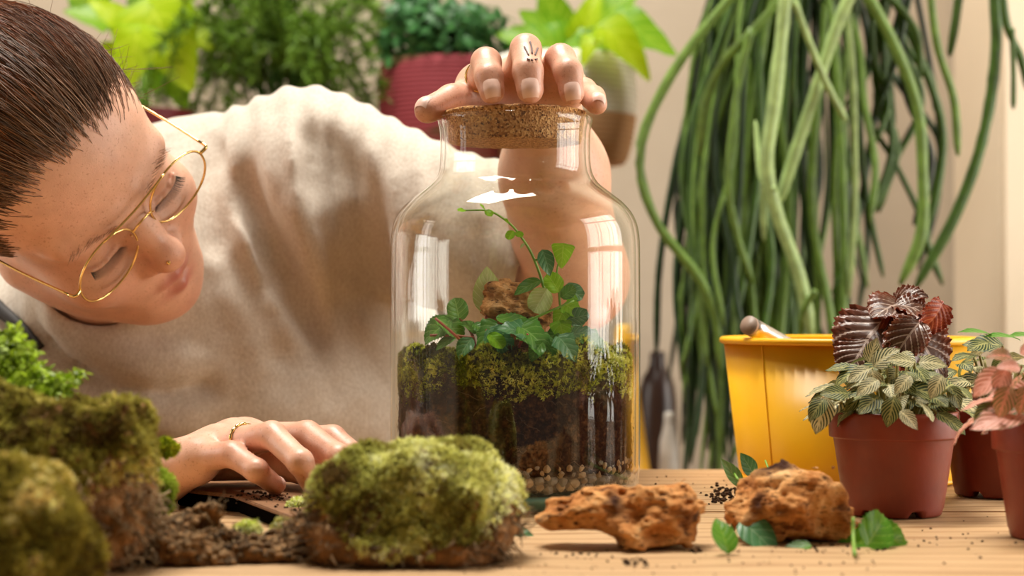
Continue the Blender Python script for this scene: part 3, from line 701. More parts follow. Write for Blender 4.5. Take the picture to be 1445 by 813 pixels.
# soil column
SOILC = NT('dark_soil'); c = SOILC.coord(); n = SOILC.noise(c, 240, 5, .7)
sc_ = SOILC.ramp(n, [(.3, (.008, .0035, .0015)), (.5, (.030, .012, .005)), (.64, (.10, .042, .014)), (.8, (.22, .11, .04))])
SOILC.set(Base_Color=sc_, Roughness=.95); SOILC.b.inputs['Specular IOR Level'].default_value = .2; SOILC.bump(n, .9, .003); SOIL = SOILC.m
seg, lev = 160, 30; a = np.arange(seg) * 2 * np.pi / seg; z = np.linspace(0, 1, lev)
A, Zt = np.meshgrid(a, z); top = .083 + .006 * vnoise(np.stack([np.cos(A) * 2, np.sin(A) * 2, A * 0], -1), 4); bot = GR1 - .004 + .0022 * vnoise(np.stack([np.cos(A) * 9, np.sin(A) * 9, A * 0], -1), 9)
Z_ = bot + (top - bot) * Zt; q = np.stack([np.cos(A) * 30, np.sin(A) * 30, Z_ * 400], -1)
rr = np.minimum(IR - .0012, BR + .003 + (Z_ - .01) * .6) - .0012 + .0011 * fbm(q, 3, 5)
V = np.stack([rr * np.cos(A), rr * np.sin(A), Z_], -1).reshape(-1, 3)
i = np.arange(lev - 1)[:, None] * seg; j = np.arange(seg)[None]; j2 = (j + 1) % seg; F = np.stack([i + j, i + j2, i + seg + j2, i + seg + j], -1).reshape(-1, 4)
V = np.concatenate([V, [[0, 0, GR0 - .0015], [0, 0, .088]]]); e = np.arange(seg); e2 = (e + 1) % seg
F3 = np.concatenate([np.stack([e2, e, np.full(seg, len(V) - 2)], 1), np.stack([(lev - 1) * seg + e, (lev - 1) * seg + e2, np.full(seg, len(V) - 1)], 1)])
o = link('soil', mesh_np('soil', V + JC, [F, F3]), SOIL); tag(o, 'dark crumbly potting soil filling the lower half of the jar', 'soil', kind='stuff')
# root fibres pressed against the glass
pa = []
for i in range(50):
    a0 = rng.uniform(-math.pi, 0) ; z0 = rng.uniform(.03, .08); da = rng.normal(0, .12); dz = rng.normal(0, .007)
    aa = a0 + da * np.linspace(0, 1, 8) + rng.normal(0, .008, 8); zz = np.clip(z0 + dz * np.linspace(0, 1, 8) + rng.normal(0, .0006, 8), .026, .085)
    r_ = np.minimum(IR - .0006, BR + .004 + (zz - .01) * .6); pa.append(np.stack([r_ * np.cos(aa), r_ * np.sin(aa), zz], -1))
V, F, cc = tubes(np.array(pa) + JC, np.full((1, 8), .00016), 4, np.array([.14, .075, .035]) * rng.uniform(.4, 1.5, 50)[:, None])
o = link('root_fibres', mesh_np('root_fibres', V, F, col=cc), attr_mat('root_fibre', .8)); tag(o, 'thin pale brown root fibres showing through the soil in the jar', 'roots', kind='stuff')

# moss tuft prototypes
def tuft(nb=7, spread=.8, seed=0, h=1.0, w=.13):
    rg = np.random.default_rng(seed); V = []; F = []
    for k in range(nb):
        a = 6.283 * k / nb + rg.uniform(-.4, .4); e = rg.uniform(.35, 1) * spread; d = np.array([math.cos(a) * e, math.sin(a) * e, h * rg.uniform(.6, 1.1)]); s_ = np.array([-math.sin(a), math.cos(a), 0]) * w
        b = len(V); V += [list(-s_), list(s_), list(d * .55 + s_ * .8 + np.array([0, 0, .12])), list(d * .55 - s_ * .8 + np.array([0, 0, .12])), list(d)]
        F += [[b, b + 1, b + 2], [b, b + 2, b + 3], [b + 3, b + 2, b + 4]]
    return np.array(V), np.array(F)
TUFT = [tuft(7, .9, 1), tuft(6, .6, 2, 1.2), tuft(8, 1.1, 3, .7)]
MOSSM = attr_mat('moss', .8, transl=.35, spec=.15, var=.2)
def moss_tufts(name, parent, V, Q, n, size, colf, keep=None, seed=0, lift=0):
    rg = np.random.default_rng(seed); p, nn = sample(V, Q, n, rg)
    if keep is not None: m = keep(p, nn, rg); p, nn = p[m], nn[m]
    cl_ = np.clip(colf(p, nn, rg) * 2.1, 0, .9); g = rg.integers(0, 3, len(p)); Vs, Fs, Cs = [], [], []; off = 0
    up = nrm(nn + rg.normal(0, .28, nn.shape) + np.array([0, 0, .25]))
    for k in range(3):
        m = g == k
        v, f, c_ = scatter(TUFT[k], p[m] + nn[m] * lift, up[m], size * rg.uniform(.6, 1.35, m.sum()), rg.uniform(0, 6.28, m.sum()), cl_[m])
        Vs.append(v); Fs.append(f + off); Cs.append(c_); off += len(v)
    o = link(name, mesh_np(name, np.concatenate(Vs), np.concatenate(Fs), col=np.concatenate(Cs), smooth=False), MOSSM, parent); return tag(o, kind='stuff')
def pal(stops, x, g=1.0):
    x = np.clip(x, 0, 1); xs = [s[0] for s in stops]; return np.stack([np.interp(x, xs, [s[1][k] for s in stops]) for k in range(3)], -1) * g
MP_BRIGHT = [(0, lin((60, 70, 14))), (.3, lin((110, 124, 22))), (.6, lin((150, 164, 40))), (.85, lin((186, 190, 84))), (1, lin((200, 190, 120)))]
MP_DARK = [(0, lin((54, 58, 10))), (.4, lin((96, 106, 16))), (.75, lin((134, 140, 24))), (1, lin((170, 160, 50)))]
def flip_fix(V, Q):
    c = V.mean(0); n = np.cross(V[Q[:, 1]] - V[Q[:, 0]], V[Q[:, 2]] - V[Q[:, 0]])
    return Q if np.einsum('ij,ij->i', n, V[Q].mean(1) - c).sum() > 0 else Q[:, ::-1]

# moss bed inside the jar
f = Field(JC + np.array([-.085, -.085, .06]), JC + np.array([.085, .085, .125]), .0022)
f.ell(JC + np.array([0, 0, .081]), (IR - .0045, IR - .0045, .013), k=.0)
for (x, y, r_) in [(-.045, -.03, .022), (-.02, -.045, .02), (.05, -.03, .02), (.02, -.05, .018), (-.05, .02, .024), (.04, .03, .022), (0, .03, .028), (-.065, -.005, .012), (.063, 0, .013), (.066, -.018, .010)]: f.ell(JC + np.array([x, y, .082]), (r_, r_, .013 if abs(x) < .055 else .015), k=.008)
for a in np.linspace(-math.pi, 0, 15): f.ell(JC + np.array([(IR - .009) * math.cos(a), (IR - .009) * math.sin(a), .083 + .003 * math.sin(5 * a)]), (.008, .008, .017 + .005 * math.sin(7 * a + 1)), k=.006)
f.noise(.0035, 110, 3, 4)
sl, (X_, Y_, Z__) = f._box(f.lo - 1, f.lo + 1); f.a = np.maximum(f.a, (np.sqrt((X_ - JC[0]) ** 2 + (Y_ - JC[1]) ** 2) - (IR - .0022)).astype(np.float32))
V, Q = f.mesh(); Q = flip_fix(V, Q)
mb = empty('moss_bed', JC + np.array([0, 0, .085])); tag(mb, 'uneven bed of green and yellow moss on the soil inside the jar', 'moss')
MOSSBASE = simple('moss_underlayer', lin((66, 62, 16)), .95, .5, 160, bump=.6, bsc=500)
tag(link('mat', mesh_np('mat', V, Q), MOSSBASE, mb), kind='stuff')
def jar_keep(p, n_, rg):
    r_ = np.linalg.norm(p[:, :2] - JC[:2], axis=1); return (n_[:, 2] > -.35) & (p[:, 2] > .061)
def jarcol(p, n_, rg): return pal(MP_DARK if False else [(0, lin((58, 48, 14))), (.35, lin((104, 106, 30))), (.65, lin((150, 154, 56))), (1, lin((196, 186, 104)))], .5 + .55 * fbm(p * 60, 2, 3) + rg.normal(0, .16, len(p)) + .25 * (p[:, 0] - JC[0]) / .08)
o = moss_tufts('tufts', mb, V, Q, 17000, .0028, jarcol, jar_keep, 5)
# keep the blades inside the glass
me = o.data; co = np.empty(len(me.vertices) * 3, np.float32); me.vertices.foreach_get('co', co); co = co.reshape(-1, 3); d = co[:, :2] - JC[:2]; r_ = np.linalg.norm(d, axis=1); k_ = np.minimum(1, (IR - .0007 - .003 * np.random.default_rng(2).random(len(co))) / np.maximum(r_, 1e-6)); co[:, :2] = JC[:2] + d * k_[:, None]; me.vertices.foreach_set('co', co.ravel()); me.update()

# ------------------------------------------------------------------ cork bark
t = NT('cork_bark'); c = t.coord(); n1 = t.noise(c, 60, 5, .65); n2 = t.noise(t.scale(c, (1, 1, 2.5)), 170, 4, .6)
bc = t.ramp(n1, [(.25, lin((112, 64, 30))), (.42, lin((180, 116, 60))), (.58, lin((206, 150, 92))), (.75, lin((228, 186, 134)))]); bc = t.mix(t.ramp(n2, [(.32, (1, 1, 1)), (.46, (0, 0, 0))]), bc, lin((70, 34, 14)))
bc = t.mix(t.math('MULTIPLY', t.attr('col'), 1.0), lin((60, 30, 14)), bc)
t.set(Base_Color=bc, Roughness=.9); t.b.inputs['Specular IOR Level'].default_value = .2; t.bump(n2, .8, .003); BARK = t.m
def bark(name, lo, hi, shapes, label, h=.0011, cuts=(), amp=.004, fr=70, an=(1, 1, 1.6), seed=0, pb=1.15):
    f = Field(np.array(lo) - .012, np.array(hi) + .012, h)
    for c_, r_, rz in shapes:
        R = np.array([[math.cos(rz), -math.sin(rz), 0], [math.sin(rz), math.cos(rz), 0], [0, 0, 1]]); f.ell(c_, r_, R, k=.006)
    f.noise(amp, fr, 2, seed, .03, an); f.noise(amp * .45, fr * 3.2, 2, seed + 3, .02, an)
    for c_, r_ in cuts: f.ell(c_, r_, k=.003, op='sub')
    if lo[2] > -.01: f.clip((0, 0, -1), -max(.0005, lo[2]))
    V, Q = f.mesh(); Q = flip_fix(V, Q)
    pit = np.clip(pb + 1.5 * fbm(V * 55, 2, seed + 5), .0, 1)
    o = link(name, mesh_np(name, V, Q, col=np.repeat(pit[:, None], 3, 1)), BARK); return tag(o, label, 'bark')
# chunk inside the jar
c0 = P(728, 432, 1.172); sx = 1.19 / FPX
bark('bark_chunk', c0 - np.array([.028, .02, .03]), c0 + np.array([.028, .02, .022]), [(c0 + np.array([-.008, 0, .002]), (.015, .014, .0145), .3), (c0 + np.array([.009, .002, -.002]), (.014, .013, .012), -.2), (c0 + np.array([.002, 0, -.018]), (.018, .014, .012), 0)], 'square brown chunk of cork bark among the leaves inside the jar', .0011, amp=.0032, fr=85, seed=2, pb=1.5)
# long flat piece in front of the jar
b = lambda x, y, d: P(x, y, d)
d1 = .975
bark('cork_bark_piece', b(765, 775, d1) * 0 + np.array([P(765, 735, d1)[0], d1 - .035, 0]), np.array([P(995, 735, d1)[0], d1 + .03, P(880, 680, d1)[2] + .002]),
     [(b(812, 728, d1), (.0155, .016, .0095), .2), (b(862, 722, d1), (.019, .018, .0125), 0), (b(915, 728, d1), (.021, .018, .0155), .1), (b(955, 722, d1), (.0135, .017, .0135), -.2), (b(905, 752, d1 - .01), (.024, .014, .0075), 0), (b(940, 748, d1), (.014, .012, .010), 0), (b(790, 733, d1), (.008, .010, .0075), 0)],
     'long flat piece of cork bark lying before the glass jar', .0012, [(b(935, 758, d1 - .026), (.012, .010, .006)), (b(820, 768, d1 - .01), (.02, .03, .007))], .0042, 75, (1.0, 1, 1.9), 11)
# lumpy piece beside the pots
d2 = 1.005
bark('cork_bark_lump', np.array([P(1030, 700, d2)[0], d2 - .04, 0]), np.array([P(1210, 700, d2)[0], d2 + .04, P(1100, 652, d2)[2] + .004]),
     [(b(1110, 712, d2), (.027, .026, .0165), 0), (b(1095, 690, d2), (.016, .018, .0125), .2), (b(1140, 700, d2), (.018, .02, .015), -.2), (b(1170, 722, d2), (.0125, .016, .0135), 0), (b(1062, 720, d2), (.0125, .014, .0115), 0), (b(1120, 745, d2), (.026, .022, .008), 0)],
     'lumpy orange-brown cork bark chunk leaning on loose green leaves', .0012, (), .0046, 80, (1, 1, 1.2), 23)

# ------------------------------------------------------------------ terrarium plants
TGREEN = leaf_mat('terrarium_leaf', lin((96, 148, 52)), lin((146, 184, 98)), lin((76, 132, 42)), .38, .3, 5, .05, .6, .04, .25)
TBRIGHT = leaf_mat('bright_leaf', lin((150, 206, 34)), lin((184, 224, 80)), lin((136, 196, 28)), .38, .5, 5, .05, .6, .04, .2)
TDARK = leaf_mat('bluish_leaf', lin((84, 134, 84)), lin((134, 170, 124)), lin((66, 118, 70)), .35, .25, 5, .05, .6, .04, .25)
TPALE = leaf_mat('pale_leaf', lin((200, 216, 150)), lin((222, 230, 180)), lin((184, 206, 122)), .5, .35, 7, .06, .6, .04, .12)
REDST = simple('red_stem', lin((158, 72, 48)), .5, .15)
lf_o = leaf_mesh('leaf_ovate', 'ovate', 1, .62, .6, .2, .03, nv=12, nu=8)
lf_r = leaf_mesh('leaf_round', 'round', 1, .92, .5, .15, .05, nv=12, nu=8, seed=3)
lf_h = leaf_mesh('leaf_heart', 'heart', 1, .95, .5, .2, .03, heart=.1, nv=14, nu=8)
lf_i = leaf_mesh('leaf_ivy', 'ivy', 1, 1.0, .6, .18, .05, serr=.14, nserr=11, nv=26, nu=10, seed=5, heart=.06)
lf_s = leaf_mesh('leaf_serrate', 'ovate', 1, .74, .7, .2, .05, serr=.16, nserr=12, nv=36, nu=8, seed=8)
lf_l = leaf_mesh('leaf_lance', 'lance', 1, .42, .5, .25, .03, nv=12, nu=6)
def pp_(x, y, d): return P(x, y, d)
vine = empty('creeping_fig_vine', P(788, 492, 1.18)); tag(vine, 'slender green vine with small bright leaves climbing inside the jar', 'plant')
main = [(786, 490, 1.18), (782, 468, 1.178), (772, 425, 1.172), (762, 388, 1.168), (750, 358, 1.165), (738, 338, 1.162), (722, 318, 1.158), (700, 302, 1.154), (684, 297, 1.152), (656, 297, 1.15)]
link('stem', tube_mesh('stem', [P(*m) for m in main], .0011, .0005, 40, 8), STEMG, vine)
sec = [(796, 488, 1.175), (792, 450, 1.172), (789, 415, 1.170), (786, 382, 1.168), (796, 346, 1.166)]
link('stem', tube_mesh('stem', [P(*m) for m in sec], .0010, .0005, 24, 8), STEMG, vine)
link('stem', tube_mesh('stem', [P(725, 462, 1.15), P(765, 444, 1.152), P(810, 424, 1.156)], .0010, .0006, 12, 8), STEMG, vine)
link('stem', tube_mesh('stem', [P(756, 367, 1.166), P(764, 364, 1.164), P(770, 357, 1.163)], .0007, .0005, 8, 6), STEMG, vine)
for me_, b_, e_, d_, m_, tw in [(lf_r, (656, 297), (647, 295), 1.15, TBRIGHT, .6), (lf_r, (684, 296), (680, 288), 1.15, TBRIGHT, .7), (lf_r, (686, 297), (694, 303), 1.15, TBRIGHT, .7), (lf_r, (724, 326), (716, 336), 1.158, TBRIGHT, .6), (lf_r, (728, 328), (737, 332), 1.157, TBRIGHT, .7), (lf_l, (712, 308), (718, 314), 1.156, TBRIGHT, .6), (lf_l, (740, 343), (734, 349), 1.16, TPALE, .5),
        (lf_o, (765, 352), (779, 388), 1.16, TDARK, .75), (lf_h, (795, 346), (792, 378), 1.16, TBRIGHT, .92), (lf_r, (789, 412), (774, 386), 1.165, TBRIGHT, .9), (lf_o, (764, 396), (722, 408), 1.16, TGREEN, .6), (lf_r, (772, 408), (752, 440), 1.155, TPALE, .9),
        (lf_r, (792, 420), (810, 404), 1.17, TGREEN, .8), (lf_r, (796, 405), (824, 418), 1.175, TDARK, .8), (lf_h, (794, 440), (782, 462), 1.165, TBRIGHT, .8), (lf_h, (798, 430), (824, 446), 1.168, TBRIGHT, .85), (lf_r, (800, 452), (830, 440), 1.165, TDARK, .8), (lf_h, (790, 455), (798, 486), 1.162, TBRIGHT, .8), (lf_r, (802, 466), (832, 480), 1.168, TGREEN, .7), (lf_h, (786, 470), (766, 482), 1.16, TGREEN, .7), (lf_o, (800, 415), (818, 432), 1.172, TBRIGHT, .8), (lf_r, (805, 440), (822, 460), 1.175, TDARK, .7)]:
    px_leaf(me_, b_, e_, d_, vine, m_, tw, -.004)
ivy = empty('terrarium_ivy', P(715, 500, 1.17)); tag(ivy, 'low spreading ivy with red stems and toothed leaves on the jar moss', 'plant')
for pts in [[(668, 528, 1.128), (640, 492, 1.13), (606, 462, 1.135)], [(664, 490, 1.14), (630, 486, 1.14), (602, 486, 1.14)], [(672, 505, 1.15), (664, 480, 1.15), (648, 462, 1.15)], [(800, 512, 1.15), (812, 497, 1.148), (830, 490, 1.146)], [(730, 512, 1.135), (735, 495, 1.13), (745, 484, 1.128)], [(690, 480, 1.165), (686, 462, 1.165), (688, 450, 1.165)], [(700, 505, 1.14), (694, 488, 1.138), (686, 478, 1.136)]]:
    link('stem', tube_mesh('stem', [P(*p_) for p_ in pts], .0011, .0008, 14, 8), REDST, ivy)
for me_, b_, e_, d_, m_, tw in [(lf_o, (689, 456), (687, 388), 1.17, TPALE, .96), (lf_r, (648, 466), (644, 434), 1.15, TGREEN, .6), (lf_s, (612, 464), (566, 490), 1.135, TGREEN, .7), (lf_s, (606, 462), (652, 484), 1.14, TGREEN, .55), (lf_i, (742, 482), (700, 468), 1.13, TDARK, .6), (lf_i, (735, 474), (784, 506), 1.125, TGREEN, .6), (lf_s, (745, 486), (800, 516), 1.122, TGREEN, .55), (lf_i, (690, 478), (728, 512), 1.13, TDARK, .6),
        (lf_i, (826, 484), (858, 506), 1.145, TGREEN, .65), (lf_i, (806, 486), (838, 474), 1.15, TDARK, .6), (lf_s, (664, 490), (640, 516), 1.13, TDARK, .6), (lf_r, (668, 470), (688, 478), 1.15, TGREEN, .5), (lf_i, (702, 470), (668, 500), 1.14, TGREEN, .6), (lf_i, (760, 470), (735, 462), 1.15, TGREEN, .5), (lf_i, (790, 488), (820, 520), 1.13, TDARK, .6), (lf_s, (700, 462), (760, 470), 1.145, TGREEN, .4), (lf_s, (674, 482), (652, 462), 1.15, TGREEN, .6), (lf_r, (690, 484), (712, 500), 1.128, TBRIGHT, .5), (lf_o, (640, 488), (610, 500), 1.14, TGREEN, .5), (lf_s, (770, 496), (750, 520), 1.12, TGREEN, .7)]:
    px_leaf(me_, b_, e_, d_, ivy, m_, tw, -.006)

# keep every leaf and stem inside the glass
for root_ in (vine, ivy):
    for o in root_.children:
        me = o.data; co = np.empty(len(me.vertices) * 3, np.float32); me.vertices.foreach_get('co', co); co = co.reshape(-1, 3)
        Mb = np.array(o.matrix_basis); w_ = co @ Mb[:3, :3].T + Mb[:3, 3]; d_ = w_[:, :2] - JC[:2]; r_ = np.linalg.norm(d_, axis=1); k = r_.argmax()
        if root_ is ivy: o.matrix_basis = Matrix.Translation((0, 0, .0055)) @ o.matrix_basis
        if r_[k] > IR - .0012:
            s_ = d_[k] / r_[k] * (r_[k] - IR + .0012); o.matrix_basis = Matrix.Translation((-s_[0], -s_[1], 0)) @ o.matrix_basis
# ------------------------------------------------------------------ yellow bucket and tool
yc = PZ(1196, 672, 0); yc[1] = 1.357; yc[0] = P(1198, 672, 1.357)[0]; yc[2] = 0
HB_ = P(0, 477, 1.32)[2]
buck = empty('yellow_bucket', yc); tag(buck, 'wide yellow enamelled metal bucket behind the brown pots', 'bucket')
V, F = lathe(rounded([(0, .0005), (.0785, .0005), (.0802, .002), (.0805, .006), (.0915, HB_ - .004)], 0) , 72); V2, F2 = lathe([(.0898, HB_ - .006), (.0792, .006), (.0785, .003), (0, .003)], 72)
VV = np.concatenate([V, V2]); n0 = len(V); st = np.arange(72); br_ = np.stack([n0 - 72 + st, n0 - 72 + (st + 1) % 72, n0 + (st + 1) % 72, n0 + st], 1)
link('body', mesh_np('body', VV + yc, np.concatenate([F, F2 + n0, br_])), YELLOW, buck)
a = np.linspace(0, 2 * np.pi, 73)[:-1]; ringp = np.stack([.0922 * np.cos(a), .0922 * np.sin(a), np.full(72, HB_ - .0022)], -1) + yc
V, F, _ = tubes(np.concatenate([ringp, ringp[:1]])[None], np.full((1, 73), .0026), 10, capped=False); link('rim', mesh_np('rim', V, F), YELLOW, buck)
ringp = np.stack([.0810 * np.cos(a), .0810 * np.sin(a), np.full(72, .0022)], -1) + yc; V, F, _ = tubes(np.concatenate([ringp, ringp[:1]])[None], np.full((1, 73), .0018), 8, capped=False); link('foot_ring', mesh_np('foot_ring', V, F), YELLOW, buck)
sa = math.atan2(-.62, -.78); link('seam', tube_mesh('seam', [yc + np.array([.0805 * math.cos(sa), .0805 * math.sin(sa), .004]), yc + np.array([.0915 * math.cos(sa), .0915 * math.sin(sa), HB_ - .005])], .0005, n=6, sides=6), YELLOW, buck)
hd = empty('metal_tool', P(1085, 480, 1.36)); tag(hd, 'round silver metal tool handle sticking out of the yellow bucket', 'tool')
SILVER = simple('brushed_steel', (.62, .60, .57), .28, .08, 30, metal=1); p0 = P(1058, 460, 1.31); p1 = P(1130, 500, 1.365); ax_ = nrm(p1 - p0)
link('handle', tube_mesh('handle', [p0, p1 + ax_ * .03], .0068, n=8, sides=20), SILVER, hd); link('end_cap', tube_mesh('end_cap', [p0 - ax_ * .0018, p0 + ax_ * .001], .0070, n=3, sides=20), simple('brown_cap', lin((150, 128, 112)), .5, .1), hd)
link('blade', tube_mesh('blade', [p1 + ax_ * .03, P(1225, 560, 1.39)], .006, .012, n=8, sides=12), SILVER, hd)

# ------------------------------------------------------------------ nursery pots
t = NT('terracotta_plastic'); c = t.coord(); t.set(Base_Color=t.ramp(t.noise(c, 40, 5), [(.3, lin((116, 40, 20))), (.7, lin((134, 50, 26)))]), Roughness=t.ramp(t.noise(c, 90, 4), [(.3, (.34,) * 3), (.7, (.52,) * 3)])); t.bump(t.noise(c, 300, 2), .08, .001); POTM = t.m
def nursery_pot(name, cx, cd, rt, ht, label, group=None):
    l = np.array([P(cx, 700, cd)[0], cd, 0.0]); e = empty(name, l); tag(e, label, 'plant', group); rb = rt * .745
    prof = [(0, .004), (rb - .008, .004), (rb - .007, .0006), (rb - .001, .0006), (rb, .002), (rb + .0006, .0052), (rb + .0008, .006), (rt * .922, ht * .735), (rt * .925, ht * .742), (rt * .930, ht * .747), (rt * .978, ht * .750), (rt * .986, ht * .755), (rt * .989, ht * .765), (rt * .999, ht - .003), (rt, ht - .001), (rt - .0006, ht), (rt - .0018, ht), (rt * .95, ht * .8), (rb - .004, .01), (0, .008)]
    V, F = lathe(prof, 72); V = V.reshape(len(prof), 72, 3)
    # drainage notches in the foot
    an = np.arange(72) * 5.0
    for k0 in (285, 45, 165, 225, 345, 105):
        m = np.abs((an - k0 + 180) % 360 - 180) < 8; V[2:5, m, 2] = .0046
    link('pot', mesh_np('pot', V.reshape(-1, 3) + l, F), POTM, e)
    pot_soil(rt * .93, ht * .86, l, e); return e, l
def fittonia(e, l, rt, ht, n, mats, L0, seed, spread=1.25, hz=.05, extra=()):
    rg = np.random.default_rng(seed); root0 = l + np.array([0, 0, ht * .86])
    for i in range(n):
        r_ = rt * spread * math.sqrt((i + .5) / n) * .92; a = i * 2.39996 + rg.uniform(-.2, .2)
        hgt = hz * (1 - (r_ / (rt * spread)) ** 2 * .75) * rg.uniform(.2, 1.15) + ht * .96
        b_ = l + np.array([math.cos(a) * r_, math.sin(a) * r_, hgt]); out = np.array([math.cos(a), math.sin(a), 0])
        al = nrm(out + np.array([rg.normal(0, .5), rg.normal(0, .5), rg.uniform(-.55, .25)])); up = nrm(np.array([0, 0, 1.0]) + out * .5 + np.array([0, -.35, 0]) + rg.normal(0, .25, 3))
        s_ = L0 * rg.uniform(.7, 1.2); o = put_leaf(FITL[rg.integers(0, 3)], b_, al, up, s_, e, None); o.data = fit_mesh(o.data, mats[rg.integers(0, len(mats))])
        if i % 2 == 0:
            s0 = root0 + np.array([math.cos(a), math.sin(a), 0]) * min(r_ * .6, rt * .7); link('stem', tube_mesh('stem', [s0, (s0 + b_) / 2 + np.array([0, 0, .006]), b_], .0012, .0009, 8, 6), FSTEM, e)
_fm = {}
def fit_mesh(me, mat):
    k = (me.name.split('|')[0], mat.name)
    if k not in _fm: c_ = me.copy(); c_.name = me.name + '|' + mat.name; c_.materials.clear(); c_.materials.append(mat); _fm[k] = c_
    return _fm[k]
FITL = [leaf_mesh('nerve_leaf_%d' % k, 'ovate', 1, .64, [.7, 1.0, .5][k], .12, .04, nv=14, nu=8, seed=k, rip=.012, nrip=6) for k in range(3)]
FSTEM = simple('nerve_stem', lin((150, 140, 80)), .6, .15)
F1 = leaf_mat('nerve_leaf_cream', lin((40, 58, 24)), lin((228, 216, 164)), lin((40, 60, 24)), .5, .2, 7, .28, .9, .14, .2)
F2_ = leaf_mat('nerve_leaf_green', lin((40, 62, 26)), lin((176, 172, 104)), lin((36, 60, 22)), .5, .2, 7, .20, .9, .10, .25)
F3_ = leaf_mat('nerve_leaf_pink', lin((110, 104, 50)), lin((222, 142, 118)), lin((92, 100, 40)), .5, .25, 6, .24, .9, .16, .25)
F4_ = leaf_mat('nerve_leaf_rose', lin((190, 112, 84)), lin((238, 178, 160)), lin((112, 100, 44)), .5, .25, 6, .30, .9, .2, .2)
RT = 90.5 * 1.13 / FPX; HT = P(0, 583, 1.10)[2]
e1, l1 = nursery_pot('cream_veined_nerve_plant', 1261, 1.125, RT, HT, 'cream-veined nerve plant in a brown plastic pot before the yellow bucket')
fittonia(e1, l1, RT, HT, 92, [F1, F2_, F2_], .0205, 4, 1.12, .034)
for b_, e_, d_, m_ in [((1230, 520), (1196, 532), 1.09, F1), ((1230, 522), (1240, 552), 1.085, F1), ((1232, 518), (1266, 486), 1.10, F1), ((1226, 512), (1236, 478), 1.105, F1), ((1198, 556), (1160, 548), 1.09, F2_), ((1166, 560), (1150, 612), 1.085, F1), ((1164, 562), (1140, 590), 1.085, F2_), ((1262, 560), (1252, 602), 1.075, F2_), ((1270, 580), (1300, 602), 1.07, F1), ((1290, 512), (1256, 500), 1.09, F1), ((1296, 512), (1338, 508), 1.09, F1), ((1285, 530), (1262, 552), 1.08, F1), ((1330, 530), (1312, 560), 1.08, F1), ((1240, 536), (1208, 552), 1.08, F1), ((1340, 545), (1360, 575), 1.09, F2_)]:
    o = px_leaf(FITL[0], b_, e_, d_, e1, None, .75, -.006); o.data = fit_mesh(o.data, m_)
for b_, e_, d_ in [((1225, 590), (1230, 520), 1.11), ((1200, 588), (1166, 560), 1.09), ((1255, 588), (1262, 560), 1.08), ((1285, 585), (1290, 512), 1.10), ((1210, 588), (1180, 556), 1.09)]:
    m_ = ((b_[0] + e_[0]) / 2 + 3, (b_[1] + e_[1]) / 2 - 6); link('stem', tube_mesh('stem', [P(*b_, d_ + .02), P(*m_, d_ + .01), P(*e_, d_)], .0013, .001, 10, 6), FSTEM, e1)
e2_, l2_ = nursery_pot('green_nerve_plant', 1410, 1.238, .0395, .0665, 'green-leaved nerve plant in a brown plastic pot at the rear')
fittonia(e2_, l2_, .0395, .0665, 56, [F2_, F2_, F1], .023, 9, 1.3, .04)
for b_, e_, d_ in [((1402, 474), (1356, 456), 1.2), ((1440, 480), (1392, 462), 1.2), ((1470, 478), (1424, 462), 1.21)]: px_leaf(lf_l, b_, e_, d_, e2_, TGREEN, .3, -.01)
RP = .038; cx3 = 1400 + RP / (1.0 / FPX)
e3, l3 = nursery_pot('pink_nerve_plant', cx3, 1.012, RP, P(0, 597, .985)[2], 'pink-leaved nerve plant in a brown plastic pot at the table edge')
fittonia(e3, l3, RP, l3[2] + P(0, 597, .985)[2], 34, [F3_, F4_, F3_], .030, 12, 1.15, .034)
for b_, e_, d_, m_ in [((1418, 525), (1368, 548), .99, F4_), ((1420, 520), (1405, 558), .985, F4_), ((1428, 505), (1398, 492), 1.0, F3_), ((1425, 545), (1408, 590), .975, F3_), ((1405, 570), (1372, 600), .99, F2_), ((1440, 520), (1412, 508), .985, F4_), ((1450, 545), (1438, 585), .975, F3_), ((1440, 500), (1462, 480), 1.0, F4_)]:
    o = px_leaf(FITL[1], b_, e_, d_, e3, None, .75, -.006); o.data = fit_mesh(o.data, m_)
